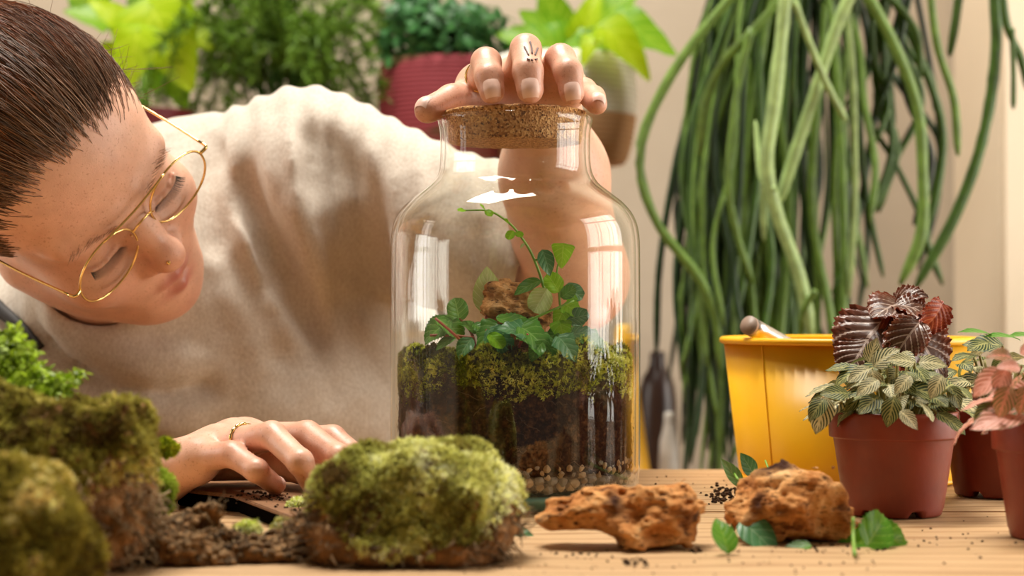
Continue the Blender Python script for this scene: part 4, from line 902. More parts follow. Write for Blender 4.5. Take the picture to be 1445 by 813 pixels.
# dark crinkled plant behind
e4, l4 = nursery_pot('bronze_crinkled_plant', 1252, 1.215, .036, .060, 'bronze crinkled-leaf plant with red undersides behind the cream-veined plant')
BRONZE = leaf_mat('bronze_leaf', lin((88, 58, 44)), lin((184, 160, 146)), lin((124, 60, 36)), .3, .12, 7, .10, .7, .05, .35, under=lin((140, 52, 28)))
RUST = leaf_mat('rust_leaf', lin((150, 62, 34)), lin((196, 110, 70)), lin((130, 44, 22)), .45, .3, 7, .10, .7, .05, .3)
lf_c1 = leaf_mesh('crinkled_leaf', 'ovate', 1, .95, .9, .10, .05, serr=.08, nserr=22, nv=44, nu=16, seed=2, rip=.03, nrip=8)
lf_c2 = leaf_mesh('crinkled_leaf_b', 'ovate', 1, .72, 1.3, .3, .07, serr=.08, nserr=22, nv=44, nu=16, seed=6, rip=.035, nrip=8)
for me_, b_, e_, d_, dt, up_, m_ in [(lf_c1, (1262, 440), (1182, 500), 1.19, -.03, (-.35, -.75, .6), BRONZE), (lf_c1, (1262, 450), (1350, 505), 1.185, -.035, (.35, -.8, .5), BRONZE), (lf_c1, (1290, 432), (1238, 412), 1.20, -.03, (-.1, -.5, .9), BRONZE), (lf_c2, (1258, 432), (1336, 424), 1.19, -.02, (.1, -.5, .9), BRONZE),
                                    (lf_c2, (1300, 452), (1258, 500), 1.165, -.02, (0, -.85, .5), BRONZE), (lf_c2, (1250, 470), (1310, 512), 1.17, -.02, (0, -.9, .4), BRONZE), (lf_c2, (1330, 425), (1318, 470), 1.175, -.02, (.5, -.7, .2), RUST), (lf_c2, (1280, 436), (1210, 446), 1.20, .0, (0, -.4, .9), RUST), (lf_c2, (1240, 470), (1300, 452), 1.18, .0, (0, -.9, .2), RUST), (lf_c1, (1225, 480), (1190, 525), 1.18, -.02, (-.3, -.8, .4), BRONZE), (lf_c2, (1300, 440), (1345, 480), 1.20, -.01, (.3, -.8, .5), BRONZE), (lf_c2, (1262, 428), (1290, 398), 1.205, -.02, (0, -.7, .6), BRONZE), (lf_c2, (1220, 455), (1180, 470), 1.2, .0, (-.2, -.5, .8), RUST)]:
    px_leaf(me_, b_, e_, d_, e4, m_, .8, dt, up=up_); link('stem', tube_mesh('stem', [l4 + np.array([rng.normal(0, .008), rng.normal(0, .008), .05]), P((b_[0] + 1250) / 2, 500, d_ + .01), P(b_[0], b_[1], d_)], .0016, .0012, 10, 6), REDST, e4)
link('stem', tube_mesh('stem', [l4 + np.array([-.02, -.02, .05]), P(1205, 560, 1.18), P(1196, 525, 1.175)], .0018, .0014, 10, 6), REDST, e4)

# ------------------------------------------------------------------ loose leaves and crumbs on the table
def loose(name, me_, b_, e_, z, up_, mat, label, dtz=.0, scale=None):
    a_ = PZ(*b_, z); e = P(*e_, a_[1] + dtz); al = e - a_; o = put_leaf(me_, a_, al, np.array(up_, float), scale or float(np.linalg.norm(al)), None, mat, name); me2 = o.data.copy(); me2.materials.clear(); me2.materials.append(mat); o.data = me2; return tag(o, label, 'leaf')
LOOSE = leaf_mat('fallen_leaf', lin((92, 148, 30)), lin((140, 180, 70)), lin((76, 132, 24)), .4, .4, 5, .05, .6, .04, .25)
LOOSE2 = leaf_mat('fallen_leaf_pale', lin((120, 158, 100)), lin((170, 190, 140)), lin((100, 146, 80)), .45, .35, 5, .05, .6, .04, .2)
loose('loose_leaf', lf_o, (1028, 782), (1016, 722), .0012, (.3, -.9, .2), LOOSE, 'bright green leaf standing on edge at the bark lump', .01)
loose('loose_leaf', lf_l, (1032, 752), (1038, 706), .004, (.8, -.5, .2), LOOSE2, 'narrow pale leaf edge-on against the bark lump', .012)
loose('loose_leaf', lf_o, (1044, 735), (1100, 772), .012, (-.2, -.5, .8), TDARK, 'blue-green folded leaf lying in front of the bark lump', -.02)
loose('loose_leaf', lf_o, (1146, 770), (1094, 776), .0015, (.1, -.5, .9), TGREEN, 'dark green leaf half hidden under the bark lump', .0)
loose('loose_leaf', lf_s, (1204, 768), (1284, 752), .0015, (-.1, -.85, .5), LOOSE, 'large toothed green leaf lying between bark lump and brown pot', .0, .034)
loose('loose_leaf', lf_s, (1222, 772), (1262, 716), .0015, (.3, -.9, .3), LOOSE, 'broad green leaf propped upright against the brown pot', .01)
loose('loose_leaf', lf_r, (1204, 762), (1176, 738), .0015, (-.2, -.9, .3), LOOSE, 'small bright green leaf tucked at the side of the bark lump', .0)
loose('loose_leaf', lf_o, (706, 752), (760, 756), .0015, (0, -.55, .8), TDARK, 'single blue-green leaf on the table beside the round moss clump', -.01)
st_ = tube_mesh('loose_twig', [PZ(1206, 784, .002), P(1204, 762, .95) + np.array([0, 0, .002]), P(1204, 730, .955)], .0011, .0009, 10, 6); o = link('loose_twig', st_, STEMG); tag(o, 'short green stem leaning beside the small bright leaf', 'stem')
sp_ = empty('leaf_sprig', PZ(1052, 694, 0)); tag(sp_, 'small upright sprig with one pale and one dark leaf behind the bark', 'sprig')
link('stem', tube_mesh('stem', [PZ(1056, 698, .001), P(1046, 684, 1.10), P(1036, 668, 1.10)], .0010, .0008, 10, 6), STEMG, sp_); link('stem', tube_mesh('stem', [PZ(1060, 697, .001), P(1062, 684, 1.10), P(1066, 668, 1.10)], .0009, .0007, 10, 6), STEMG, sp_)
link('stem', tube_mesh('stem', [PZ(1094, 700, .001), P(1088, 672, 1.11), P(1080, 650, 1.11)], .0008, .0006, 10, 6), STEMG, sp_)
px_leaf(lf_l, (1048, 690), (1022, 645), 1.10, sp_, LOOSE2, .8, -.005); px_leaf(lf_o, (1064, 672), (1050, 640), 1.10, sp_, TDARK, .85, -.006)
crumb = []
cr_me = bmesh.new(); bmesh.ops.create_icosphere(cr_me, subdivisions=1, radius=1); PVc = np.array([v.co[:] for v in cr_me.verts]); cr_me.faces.ensure_lookup_table(); PFc = np.array([[v.index for v in f_.verts] for f_ in cr_me.faces]); cr_me.free()
PVc = PVc * (1 + .35 * vnoise(PVc * 2.3, 2)[:, None]) * np.array([1, .8, .6])
def crumbs(name, spots, label, z=0.0):
    pos, sc_ = [], []
    for (x, y, sx_, sy_, n_, s_) in spots:
        q = np.stack([rng.normal(x, sx_, n_), rng.normal(y, sy_, n_)], 1); ss = rng.uniform(.35, 1.2, n_) * s_
        for (a_, b_), s1 in zip(q, ss): pt = PZ(a_, max(b_, 668), z); pos.append(pt + np.array([0, 0, s1 * .35])); sc_.append(s1)
    pos = np.array(pos); m = pos[:, 1] < BACK - .01; m &= np.linalg.norm(pos[:, :2] - JC[:2], axis=1) > .077; pos, sc_ = pos[m], np.array(sc_)[m]
    V, F, cc = scatter((PVc, PFc), pos, np.tile([0, 0, 1.], (len(pos), 1)), sc_, rng.uniform(0, 6, len(pos)), np.array([.035, .018, .009]) * rng.uniform(.4, 2.2, (len(pos), 1)))
    o = link(name, mesh_np(name, V, F, col=cc), attr_mat('soil_crumb_' + name, .95, spec=.1)); return tag(o, label, 'soil', kind='stuff')
crumbs('soil_crumbs', [(1022, 700, 14, 7, 90, .0019), (960, 690, 40, 10, 30, .001), (890, 795, 10, 3, 16, .0016), (985, 778, 5, 2, 8, .0018), (830, 782, 25, 4, 16, .0012), (1100, 795, 120, 10, 40, .0008), (1340, 760, 60, 20, 30, .0009), (860, 800, 120, 6, 30, .0008), (1150, 776, 60, 4, 30, .0012)], 'dark crumbs of soil scattered over the table top')
# ------------------------------------------------------------------ moss clumps
EARTH = simple('root_earth', lin((132, 92, 50)), .95, .55, 90, bump=.9, bsc=260, bdist=.006)
def clump(name, label, ells, lo, hi, ntuft, size, stops, seed, h=.0022, keepz=.004, amp=.006, greenfrom=None, cshift=0.0, fq=55):
    f = Field(np.array(lo) - .015, np.array(hi) + .015, h)
    for c_, r_ in ells: f.ell(c_, r_, k=.010)
    f.noise(amp, fq, 3, seed, .03); f.clip((0, 0, -1), -.0004)
    V, Q = f.mesh(); Q = flip_fix(V, Q)
    e = empty(name, np.array(ells[0][0]) * np.array([1, 1, 0])); tag(e, label, 'moss')
    tag(link('root_mat', mesh_np('root_mat', V, Q), EARTH, e), kind='stuff')
    def keep(p, n_, rg):
        lim = greenfrom(p) if greenfrom is not None else keepz
        return (p[:, 2] > lim + rg.normal(0, .003, len(p))) & (n_[:, 2] > -.55)
    def colf(p, n_, rg): return pal(stops, .45 + cshift + .5 * fbm(p * 45, 2, seed) + .18 * fbm(p * 160, 2, seed + 4) + rg.normal(0, .14, len(p)))
    moss_tufts('tufts', e, V, Q, ntuft, size, colf, keep, seed)
    return e, V, Q
def roots(parent, V, Q, n, seed, lim, col=(.16, .10, .05), L=.02):
    rg = np.random.default_rng(seed); p, nn = sample(V, Q, n * 3, rg); m = lim(p); p, nn = p[m][:n], nn[m][:n]; k = len(p)
    if not k: return
    d = nrm(nn * .8 + rg.normal(0, .6, (k, 3)) + np.array([0, 0, -.3])); l_ = rg.uniform(.3, 1, k)[:, None] * L; w = rg.normal(0, .25, (k, 3)) * l_
    pa = np.stack([p, p + d * l_ * .35 + w * .4, p + d * l_ * .7 - w * .3 , p + d * l_ + w], 1); pa[:, :, 2] = np.maximum(pa[:, :, 2], .0012)
    V, F, cc = tubes(pa, np.array([[.0005, .0005, .0004, .0002]]), 4, np.array(col) * rg.uniform(.4, 1.8, (k, 1))); tag(link('roots', mesh_np('roots', V, F, col=cc), ROOTM, parent), kind='stuff')
ROOTM = attr_mat('root_hair', .9)
# round clump before the jar
dm = .93
E1 = [(P(588, 722, dm) , (.045, .034, .028)), (P(520, 705, dm), (.024, .03, .020)), (P(640, 700, dm), (.026, .03, .021)), (P(570, 690, dm + .005), (.034, .028, .018)), (P(500, 760, dm - .01), (.026, .028, .018)), (P(640, 758, dm - .01), (.028, .028, .020)), (P(688, 722, dm), (.013, .02, .014)), (P(570, 772, dm - .01), (.04, .03, .014))]
MPm = [(0, lin((84, 66, 34))), (.25, lin((116, 112, 48))), (.55, lin((150, 150, 84))), (.8, lin((180, 178, 124))), (1, lin((206, 186, 150)))]
def gf(p): return .010 + .022 * np.clip((P(560, 700, dm)[0] - p[:, 0]) / .04, 0, 1) + .012 * np.clip((p[:, 0] - P(668, 700, dm)[0]) / .02, 0, 1) + .010 * vnoise(p * 40, 8)
e, V, Q = clump('round_moss_clump', 'rounded light green moss clump on the table before the jar', E1, (P(440, 700, dm)[0], dm - .06, 0), (P(735, 700, dm)[0], dm + .06, .065), 15000, .0034, MPm, 31, greenfrom=gf, amp=.006)
roots(e, V, Q, 500, 3, lambda p: p[:, 2] < gf(p) + .004, L=.014)
# tall moss stack at the far side
ds = .90
E2 = [(P(110, 640, ds), (.032, .040, .022)), (P(172, 600, ds), (.014, .026, .012)), (P(60, 625, ds), (.04, .04, .020)), (P(60, 700, ds), (.048, .045, .030)), (P(150, 690, ds), (.020, .030, .026)), (P(110, 770, ds), (.032, .040, .022)), (P(-20, 660, ds), (.05, .045, .035)), (P(-60, 740, ds), (.06, .05, .03)), (P(182, 645, ds), (.008, .016, .012))]
def gs(p): return .044 + .012 * vnoise(p * 35, 5) - .030 * np.clip((P(120, 700, ds)[0] - p[:, 0]) / .04, 0, 1)
e, V, Q = clump('tall_moss_stack', 'tall ragged stack of olive green moss with pale roots beneath', E2, (P(-90, 700, ds)[0] - .03, ds - .06, 0), (P(230, 700, ds)[0], ds + .06, .092), 17000, .0036, [(0, lin((76, 60, 26))), (.35, lin((110, 102, 40))), (.7, lin((142, 136, 66))), (1, lin((186, 166, 110)))], 41, greenfrom=gs, amp=.0075)
roots(e, V, Q, 800, 5, lambda p: p[:, 2] < gs(p) + .006, (.26, .18, .10), .018)
# low dark cushion in front
dl = .80
E3 = [(P(40, 760, dl), (.024, .035, .026)), (P(-30, 740, dl), (.035, .035, .028)), (P(70, 795, dl), (.017, .03, .020)), (P(10, 800, dl), (.03, .035, .018))]
e, V, Q = clump('low_moss_cushion', 'low dark olive moss cushion lying against the tall moss stack', E3, (P(-110, 700, dl)[0] - .02, dl - .05, 0), (P(140, 700, dl)[0], dl + .05, .06), 11000, .0032, [(0, lin((62, 50, 18))), (.4, lin((100, 90, 30))), (.75, lin((130, 118, 50))), (1, lin((196, 172, 120)))], 47, keepz=.004, amp=.005, cshift=-.05)
# small sprig of moss at the stack foot
dq = .955
e, V, Q = clump('moss_tuft', 'small bright green moss tuft at the foot of the tall stack', [(P(212, 700, dq), (.009, .01, .012)), (P(205, 722, dq), (.010, .01, .012)), (P(206, 755, dq), (.008, .009, .014))], (P(185, 700, dq)[0], dq - .02, 0), (P(240, 700, dq)[0], dq + .02, .05), 1500, .0032, [(0, lin((70, 80, 18))), (.5, lin((108, 124, 36))), (1, lin((150, 160, 64)))], 53, amp=.003)
# crumbly earth between the clumps
dd_ = .93
E4 = [(P(222, 770, dd_), (.020, .02, .011)), (P(262, 778, dd_ - .01), (.022, .02, .009)), (P(296, 772, dd_), (.014, .016, .010)), (P(345, 782, dd_), (.024, .02, .006)), (P(400, 782, dd_), (.020, .018, .006)), (P(262, 748, dd_ + .01), (.009, .012, .009)), (P(440, 752, dd_ + .01), (.010, .012, .010)), (P(300, 738, dd_), (.0045, .006, .007))]
f = Field(np.array((P(180, 700, dd_)[0] - .02, dd_ - .05, -.002)), np.array((P(450, 700, dd_)[0] + .02, dd_ + .05, .05)), .0016)
for c_, r_ in E4: f.ell(c_, r_, k=.008)
f.noise(.005, 70, 3, 9, .03); f.noise(.0025, 220, 2, 4, .02); f.clip((0, 0, -1), -.0004); V, Q = f.mesh(); Q = flip_fix(V, Q)
er = empty('earth_and_root_litter', P(300, 780, dd_) * np.array([1, 1, 0])); tag(er, 'brown crumbly earth and root litter between the moss clumps', 'earth')
tag(link('earth', mesh_np('earth', V, Q), EARTH, er), kind='stuff'); roots(er, V, Q, 140, 6, lambda p: p[:, 2] > .003, (.26, .16, .07), .009)
p_, n_ = sample(V, Q, 2200); p_ = p_[n_[:, 2] > 0]; V2, F2x, cc = scatter((PVc, PFc), p_, np.tile([0, 0, 1.], (len(p_), 1)), rng.uniform(.0006, .0032, len(p_)), rng.uniform(0, 6, len(p_)), np.array([.20, .115, .05]) * rng.uniform(.3, 1.8, (len(p_), 1)))
tag(link('crumbs', mesh_np('crumbs', V2, F2x, col=cc), attr_mat('litter_crumb', .95), er), kind='stuff')
def small_tuft(px, py, d, r_, label, seed, stops):
    c_ = P(px, py, d); f = Field(c_ - .02, c_ + .02, .0016); f.ell(c_, (r_, r_, r_ * .7), k=0); f.noise(.002, 120, 2, seed); V, Q = f.mesh(); Q = flip_fix(V, Q)
    e = empty('moss_tuft', c_); tag(e, label, 'moss'); tag(link('root_mat', mesh_np('root_mat', V, Q), MOSSBASE, e), kind='stuff')
    moss_tufts('tufts', e, V, Q, 420, .0026, lambda p, n_, rg: pal(stops, rg.uniform(0, 1, len(p))), None, seed)
PALEM = [(0, lin((130, 138, 60))), (.5, lin((176, 184, 100))), (1, lin((214, 214, 156)))]
small_tuft(348, 752, .945, .006, 'pale green moss tuft sitting on the brown earth litter', 3, PALEM)
small_tuft(420, 716, 1.07, .005, 'tiny pale moss tuft lying on the dark-edged sheet', 4, PALEM)
small_tuft(402, 748, .95, .005, 'small yellow-green moss tuft beside the round moss clump', 5, MPm)
small_tuft(236, 633, .97, .0045, 'tiny brown-green moss tuft beside the wrist', 6, MP_DARK)
# bright leafy mound on the moss stack
dv = .94
bt = empty('baby_tears_plant', P(40, 600, dv)); tag(bt, 'bright green tiny-leaved plant growing above the tall moss stack', 'plant')
TINY = attr_mat('tiny_leaf', .45, transl=.35)
def tiny(pts_c, rads, n, seed):
    rg = np.random.default_rng(seed); ps = []
    for c_, r_ in zip(pts_c, rads):
        k = int(n * (r_[0] * r_[2]) / sum(q[0] * q[2] for q in rads)); d = nrm(rg.normal(size=(k, 3)) + np.array([0, -.3, .3])); ps.append(c_ + d * (rg.random(k) ** .35)[:, None] * np.array(r_))
    pos = np.concatenate(ps); nn = nrm(rg.normal(0, .7, pos.shape) + np.array([0, -.5, .8])); n_ = len(pos)
    V, F, cc = scatter(leafp, pos, nn, rg.uniform(.6, 1.3, n_) * .0046, rg.uniform(0, 6.28, n_), 1.6 * np.array(lin((138, 160, 40))) * rg.uniform(.45, 1.4, (n_, 1)) * (.55 + .7 * rg.random((n_, 1))))
    tag(link('foliage', mesh_np('foliage', V, F, col=cc), TINY, bt), kind='stuff')
    q = pos[rg.choice(n_, 160, False)]; pa = np.stack([np.stack([np.array([x[0] * .6 + pts_c[0][0] * .4, x[1], pts_c[0][2] - .03]) , (x + pts_c[0]) / 2 * np.array([1, 1, 1]), x]) for x in q])
    V, F, cc = tubes(pa, np.full((1, 3), .0005), 4, np.tile(np.array([.12, .16, .03]), (160, 1))); tag(link('stems', mesh_np('stems', V, F, col=cc), TINY, bt), kind='stuff')
cs = [P(20, 560, dv), P(-30, 545, dv), P(60, 570, dv), P(15, 510, dv), P(95, 585, dv), P(40, 600, dv), P(88, 540, dv), P(112, 530, dv), P(16, 478, dv)]
tiny(cs, [(.026, .03, .02), (.03, .03, .03), (.018, .02, .016), (.014, .016, .014), (.013, .012, .010), (.026, .02, .014), (.007, .008, .005), (.004, .005, .003), (.005, .005, .006)], 6500, 5)

# ------------------------------------------------------------------ dark-edged sheet under the resting hand
SHZ = .011
def shp(x, y): return PZ(x, y, SHZ)
top = np.array([shp(236, 688), shp(328, 698), shp(462, 748), shp(478, 735), P(520, 690, 1.10) * np.array([1, 1, 0]) + np.array([0, 0, SHZ]), np.array([-.100, 1.28, SHZ]), np.array([P(236, 680, 1.28)[0], 1.28, SHZ])])
ctr = top.mean(0)
t = NT('veneer_sheet'); c = t.coord(); g = t.noise(t.scale(c, (10, 80, 10)), 4, 4); t.set(Base_Color=t.ramp(g, [(.3, lin((104, 66, 34))), (.7, lin((140, 96, 54)))]), Roughness=.6); t.bump(g, .3, .002); VENEER = t.m
shv = empty('thin_board', np.array([ctr[0], ctr[1], 0])); tag(shv, 'dark-edged brown board under the resting hand, behind the earth litter', 'board')
def slab(nm, z0, z1, mat, ins):
    q = ctr + (top - ctr) * ins; n = len(q); V = np.concatenate([np.c_[q[:, :2], np.full(n, z0)], np.c_[q[:, :2], np.full(n, z1)]])
    bm = bmesh.new(); vs = [bm.verts.new(v) for v in V]; bm.faces.new(vs[:n][::-1]); bm.faces.new(vs[n:])
    for i in range(n): bm.faces.new([vs[i], vs[(i + 1) % n], vs[n + (i + 1) % n], vs[n + i]])
    bmesh.ops.recalc_face_normals(bm, faces=bm.faces); bmesh.ops.bevel(bm, geom=list(bm.edges), offset=.0006, segments=2, affect='EDGES'); me = bpy.data.meshes.new(nm); bm.to_mesh(me); bm.free(); link(nm, me, mat, shv)
slab('sheet', SHZ - .0022, SHZ, VENEER, 1.0); slab('base', .0003, SHZ - .0022, simple('gap_shade_black', (.004, .003, .0025), .95, spec=0), .90)  # black base slab stands in for the shade in the gap below the sheet
crumbs('soil_specks', [(385, 703, 28, 3, 70, .0010), (420, 712, 20, 4, 40, .0012), (372, 698, 14, 2, 16, .0016)], 'dark soil specks scattered on the board by the fingertips', SHZ)
# ------------------------------------------------------------------ the person
RH = RX @ np.array([[-0.5755218078705177, 0.7914478748278339, -0.2058759580325274], [-0.33509101302238986, -0.457870443197051, -0.8234492517684505], [-0.7459816764887254, -0.40492581873339417, 0.528721495369837]])
TH = RX @ np.array([-0.2740802941157018, 1.2683703958081707, 0.05547853262899345]) + np.array([0, 0, CAM_H])
def Hd(x, y, z): return TH + RH @ np.array([x, y, z])        # head frame: x her right, y forward, z up, metres from between the eyes
f = Field((-.56, 1.055, -.004), (.135, 1.60, .315), .0017)
B = f
# skull and face
B.ell(Hd(0, -.078, .040), (.073, .094, .082), RH, 0)
B.ell(Hd(0, -.032, .040), (.062, .046, .052), RH, .03)
B.ell(Hd(0, -.034, -.030), (.060, .056, .078), RH, .03)
for s in (-1, 1):
    B.cap(Hd(s * .056, -.070, -.050), Hd(s * .020, -.004, -.098), .015, .016, .03)
    B.ell(Hd(s * .036, -.004, -.036), (.024, .022, .022), RH, .025)
    B.cap(Hd(s * .048, .002, .016), Hd(s * .012, .013, .015), .007, .008, .016)
B.ell(Hd(0, .006, -.104), (.019, .017, .015), RH, .02)
B.ell(Hd(0, .004, -.070), (.030, .020, .026), RH, .02)
for s in (-1, 1): B.ell(Hd(s * .031, .026, -.004), (.019, .014, .0125), RH, .010, 'sub')
for s in (-1, 1): B.ell(Hd(s * .031, .000, -.004), (.0150, .0150, .0145), RH, .004)
for s in (-1, 1):
    # lowered upper lid edge
    pts = [Hd(s * (.031 + .0145 * math.cos(a)), .0125 + .0035 * math.sin(a), -.0085 - .0035 * math.sin(a)) for a in np.linspace(0, math.pi, 7)]
    B.chain(pts, [.0016] * 7, .002)
# nose
B.chain([Hd(0, .010, .010), Hd(0, .021, -.010), Hd(0, .033, -.030)], [.0072, .0078, .0098], .012)
B.ell(Hd(0, .0345, -.0365), (.0125, .0118, .0108), RH, .008)
for s in (-1, 1): B.ell(Hd(s * .0130, .0215, -.041), (.0075, .0105, .0075), RH, .006)
for s in (-1, 1): B.ell(Hd(s * .0062, .026, -.0475), (.0032, .0048, .0035), RH, .002, 'sub')
# lips
B.chain([Hd(-.023, .012, -.070), Hd(-.010, .0215, -.0665), Hd(0, .0235, -.068), Hd(.010, .0215, -.0665), Hd(.023, .012, -.070)], [.0022, .0046, .0046, .0046, .0022], .004)
B.chain([Hd(-.021, .012, -.073), Hd(0, .0225, -.0785), Hd(.021, .012, -.073)], [.0022, .0056, .0022], .005)
B.chain([Hd(-.025, .016, -.0715), Hd(0, .0295, -.0733), Hd(.025, .016, -.0715)], [.0008, .0011, .0008], .002, 'sub')
for s in (-1, 1): B.ell(Hd(s * .0765, -.082, -.012), (.0065, .017, .030), RH, .006)
# neck, shoulders
NB = Hd(0, -.085, -.18)
B.cap(Hd(0, -.062, -.07), NB, .052, .056, .03)
SL = np.array([-.163, 1.50, .232]); SR = np.array([-.46, 1.47, .075])
B.cap(NB + np.array([0, .02, -.01]), SL, .040, .040, .02); B.cap(NB + np.array([0, .02, -.01]), SR, .040, .040, .02)
# her left arm, hand on the lid
EL = np.array([.045, 1.425, .150]); WL = P(768, 160, 1.285)
B.cap(SL + np.array([0, .012, 0]), SL + (EL - SL) * .6, .030, .038, .01); B.cap(SL + (EL - SL) * .6, EL, .038, .041, .01); B.cap(EL, WL + (EL - WL) * .35, .042, .038, .02); B.cap(WL + (EL - WL) * .35, WL, .037, .026, .015)
zt = CORK_TOP
def tip(px, d, r): p = P(px, 133, d); p[2] = zt + r * .93; return p
FG = {'index': ([P(676, 120, 1.235), P(686, 88, 1.174), P(690, 109, 1.157), tip(694, 1.153, .0082)], [.0100, .0094, .0088, .0082]),
      'middle': ([P(730, 106, 1.245), P(742, 70, 1.174), P(745, 101, 1.154), tip(748, 1.150, .0086)], [.0105, .0098, .0093, .0086]),
      'ring': ([P(772, 110, 1.245), P(791, 83, 1.180), P(802, 102, 1.164), tip(807, 1.160, .0080)], [.0100, .0094, .0088, .0080]),
      'little': ([P(800, 124, 1.25), P(824, 128, 1.215), P(837, 138, 1.195), P(842, 147, 1.178)], [.0090, .0082, .0077, .0070]),
      'thumb': ([P(705, 140, 1.262), P(672, 132, 1.235), P(637, 140, 1.205), P(603, 156, 1.185)], [.0135, .0115, .0095, .0086])}
for k, (p_, r_) in FG.items(): B.chain(p_, r_, .0035)
for k in ('index', 'middle', 'ring', 'little'): B.cap(FG[k][0][0], WL + (FG[k][0][0] - WL) * .25, .0115, .015, .012)
B.cap(FG['index'][0][0], FG['little'][0][0], .0105, .0095, .012); B.cap(FG['thumb'][0][0], WL, .0135, .018, .014)
# her right arm, hand resting on the board
ER = np.array([-.44, 1.22, .036]); WR = P(216, 667, 1.165); WR[2] = .0195
B.cap(SR, ER, .046, .040, .02); B.cap(ER, WR, .031, .0175, .01)
def on(px, py, r):
    p = PZ(px, py, SHZ + r * .92); return p
GR = {'little': ([P(276, 646, 1.150), P(327, 641, 1.125), P(362, 664, 1.110), on(389, 686, .0060)], [.0105, .0078, .0070, .0060]),
      'ring': ([P(308, 628, 1.170), P(384, 614, 1.120), P(424, 652, 1.095), on(442, 688, .0064)], [.0105, .0083, .0076, .0064]),
      'middle': ([P(330, 620, 1.190), P(434, 613, 1.150), P(478, 645, 1.125), on(500, 682, .0064)], [.0105, .0083, .0076, .0064]),
      'index': ([P(345, 620, 1.205), P(470, 618, 1.185), P(505, 645, 1.165), on(524, 670, .0064)], [.0105, .0080, .0072, .0062]),
      'thumb': ([P(300, 652, 1.20), P(380, 655, 1.19), P(425, 662, 1.165), P(447, 662, 1.140)], [.0125, .0105, .009, .0078])}
for k, (p_, r_) in GR.items(): B.chain(p_, r_, .0035)
for k in ('index', 'middle', 'ring', 'little'): B.cap(GR[k][0][0], WR, .0105, .0145, .010)
B.cap(GR['little'][0][0], GR['index'][0][0], .010, .0105, .012); B.cap(GR['little'][0][0] + np.array([0, 0, -.006]), WR, .009, .015, .012)
V, Q = keep_main(*B.mesh()); V = smooth_np(V, Q, 2, .45); Q = flip_fix(V, Q)
# skin tint from where a point lies on the body
loc = (V - TH) @ RH
tint = np.ones((len(V), 3)) * np.array([.78, .48, .345])
def blend(m, c): 
    global tint
    m = np.clip(m, 0, 1)[:, None]; tint = tint * (1 - m) + np.array(c) * m
def g3(c, r): return np.exp(-(((loc - np.array(c)) / np.array(r)) ** 2).sum(1))
blend(.75 * g3((0, .036, -.038), (.018, .02, .016)), (.66, .30, .20))
for s in (-1, 1): blend(.55 * g3((s * .036, .012, -.04), (.022, .03, .02)), (.70, .34, .23)); blend(.5 * g3((s * .031, .014, -.006), (.018, .02, .010)), (.50, .25, .17))
blend(.5 * g3((0, .02, -.104), (.018, .02, .012)), (.58, .26, .18))
blend(1.0 * g3((0, .026, -.0665), (.018, .014, .0052)), (.42, .09, .08)); blend(1.0 * g3((0, .026, -.079), (.016, .014, .0062)), (.46, .10, .09))
for D_ in (FG, GR):
    for k, (p_, r_) in D_.items():
        for q, s_, c_ in ((p_[1], .8, (.58, .27, .17)), (p_[3], .8, (.62, .29, .20)), (p_[2], .35, (.56, .28, .18))):
            blend(s_ * np.exp(-(np.linalg.norm(V - q, axis=1) / .013) ** 2), c_)
t = NT('skin'); c = t.coord(); cc = t.attr('col'); n1 = t.noise(c, 90, 4); n2 = t.noise(c, 520, 2)
sk = t.mix(1.0, cc, t.ramp(n1, [(.3, (.90, .86, .84)), (.7, (1.07, 1.07, 1.06))]), 'MULTIPLY')
fk = t.ramp(n2, [(.60, (0, 0, 0)), (.70, (.5, .5, .5))]); sk = t.mix(fk, sk, (.42, .17, .09)); sk = t.mix(t.math('MULTIPLY', t.noise(c, 28, 3), .45), sk, (.70, .33, .23))
t.set(Base_Color=sk, Roughness=t.ramp(n1, [(.3, (.34,) * 3), (.7, (.48,) * 3)])); t.b.inputs['Subsurface Weight'].default_value = .12; t.b.inputs['Subsurface Radius'].default_value = (.012, .004, .002); t.b.inputs['Subsurface Scale'].default_value = .6
t.b.inputs['Specular IOR Level'].default_value = .45; t.bump(t.noise(c, 900, 3), .12, .0012); SKIN = t.m
body = link('person', mesh_np('person', V, Q, col=tint), SKIN)
tag(body, 'person in an oatmeal T-shirt leaning sideways to look into the jar, hand on its lid', 'person')

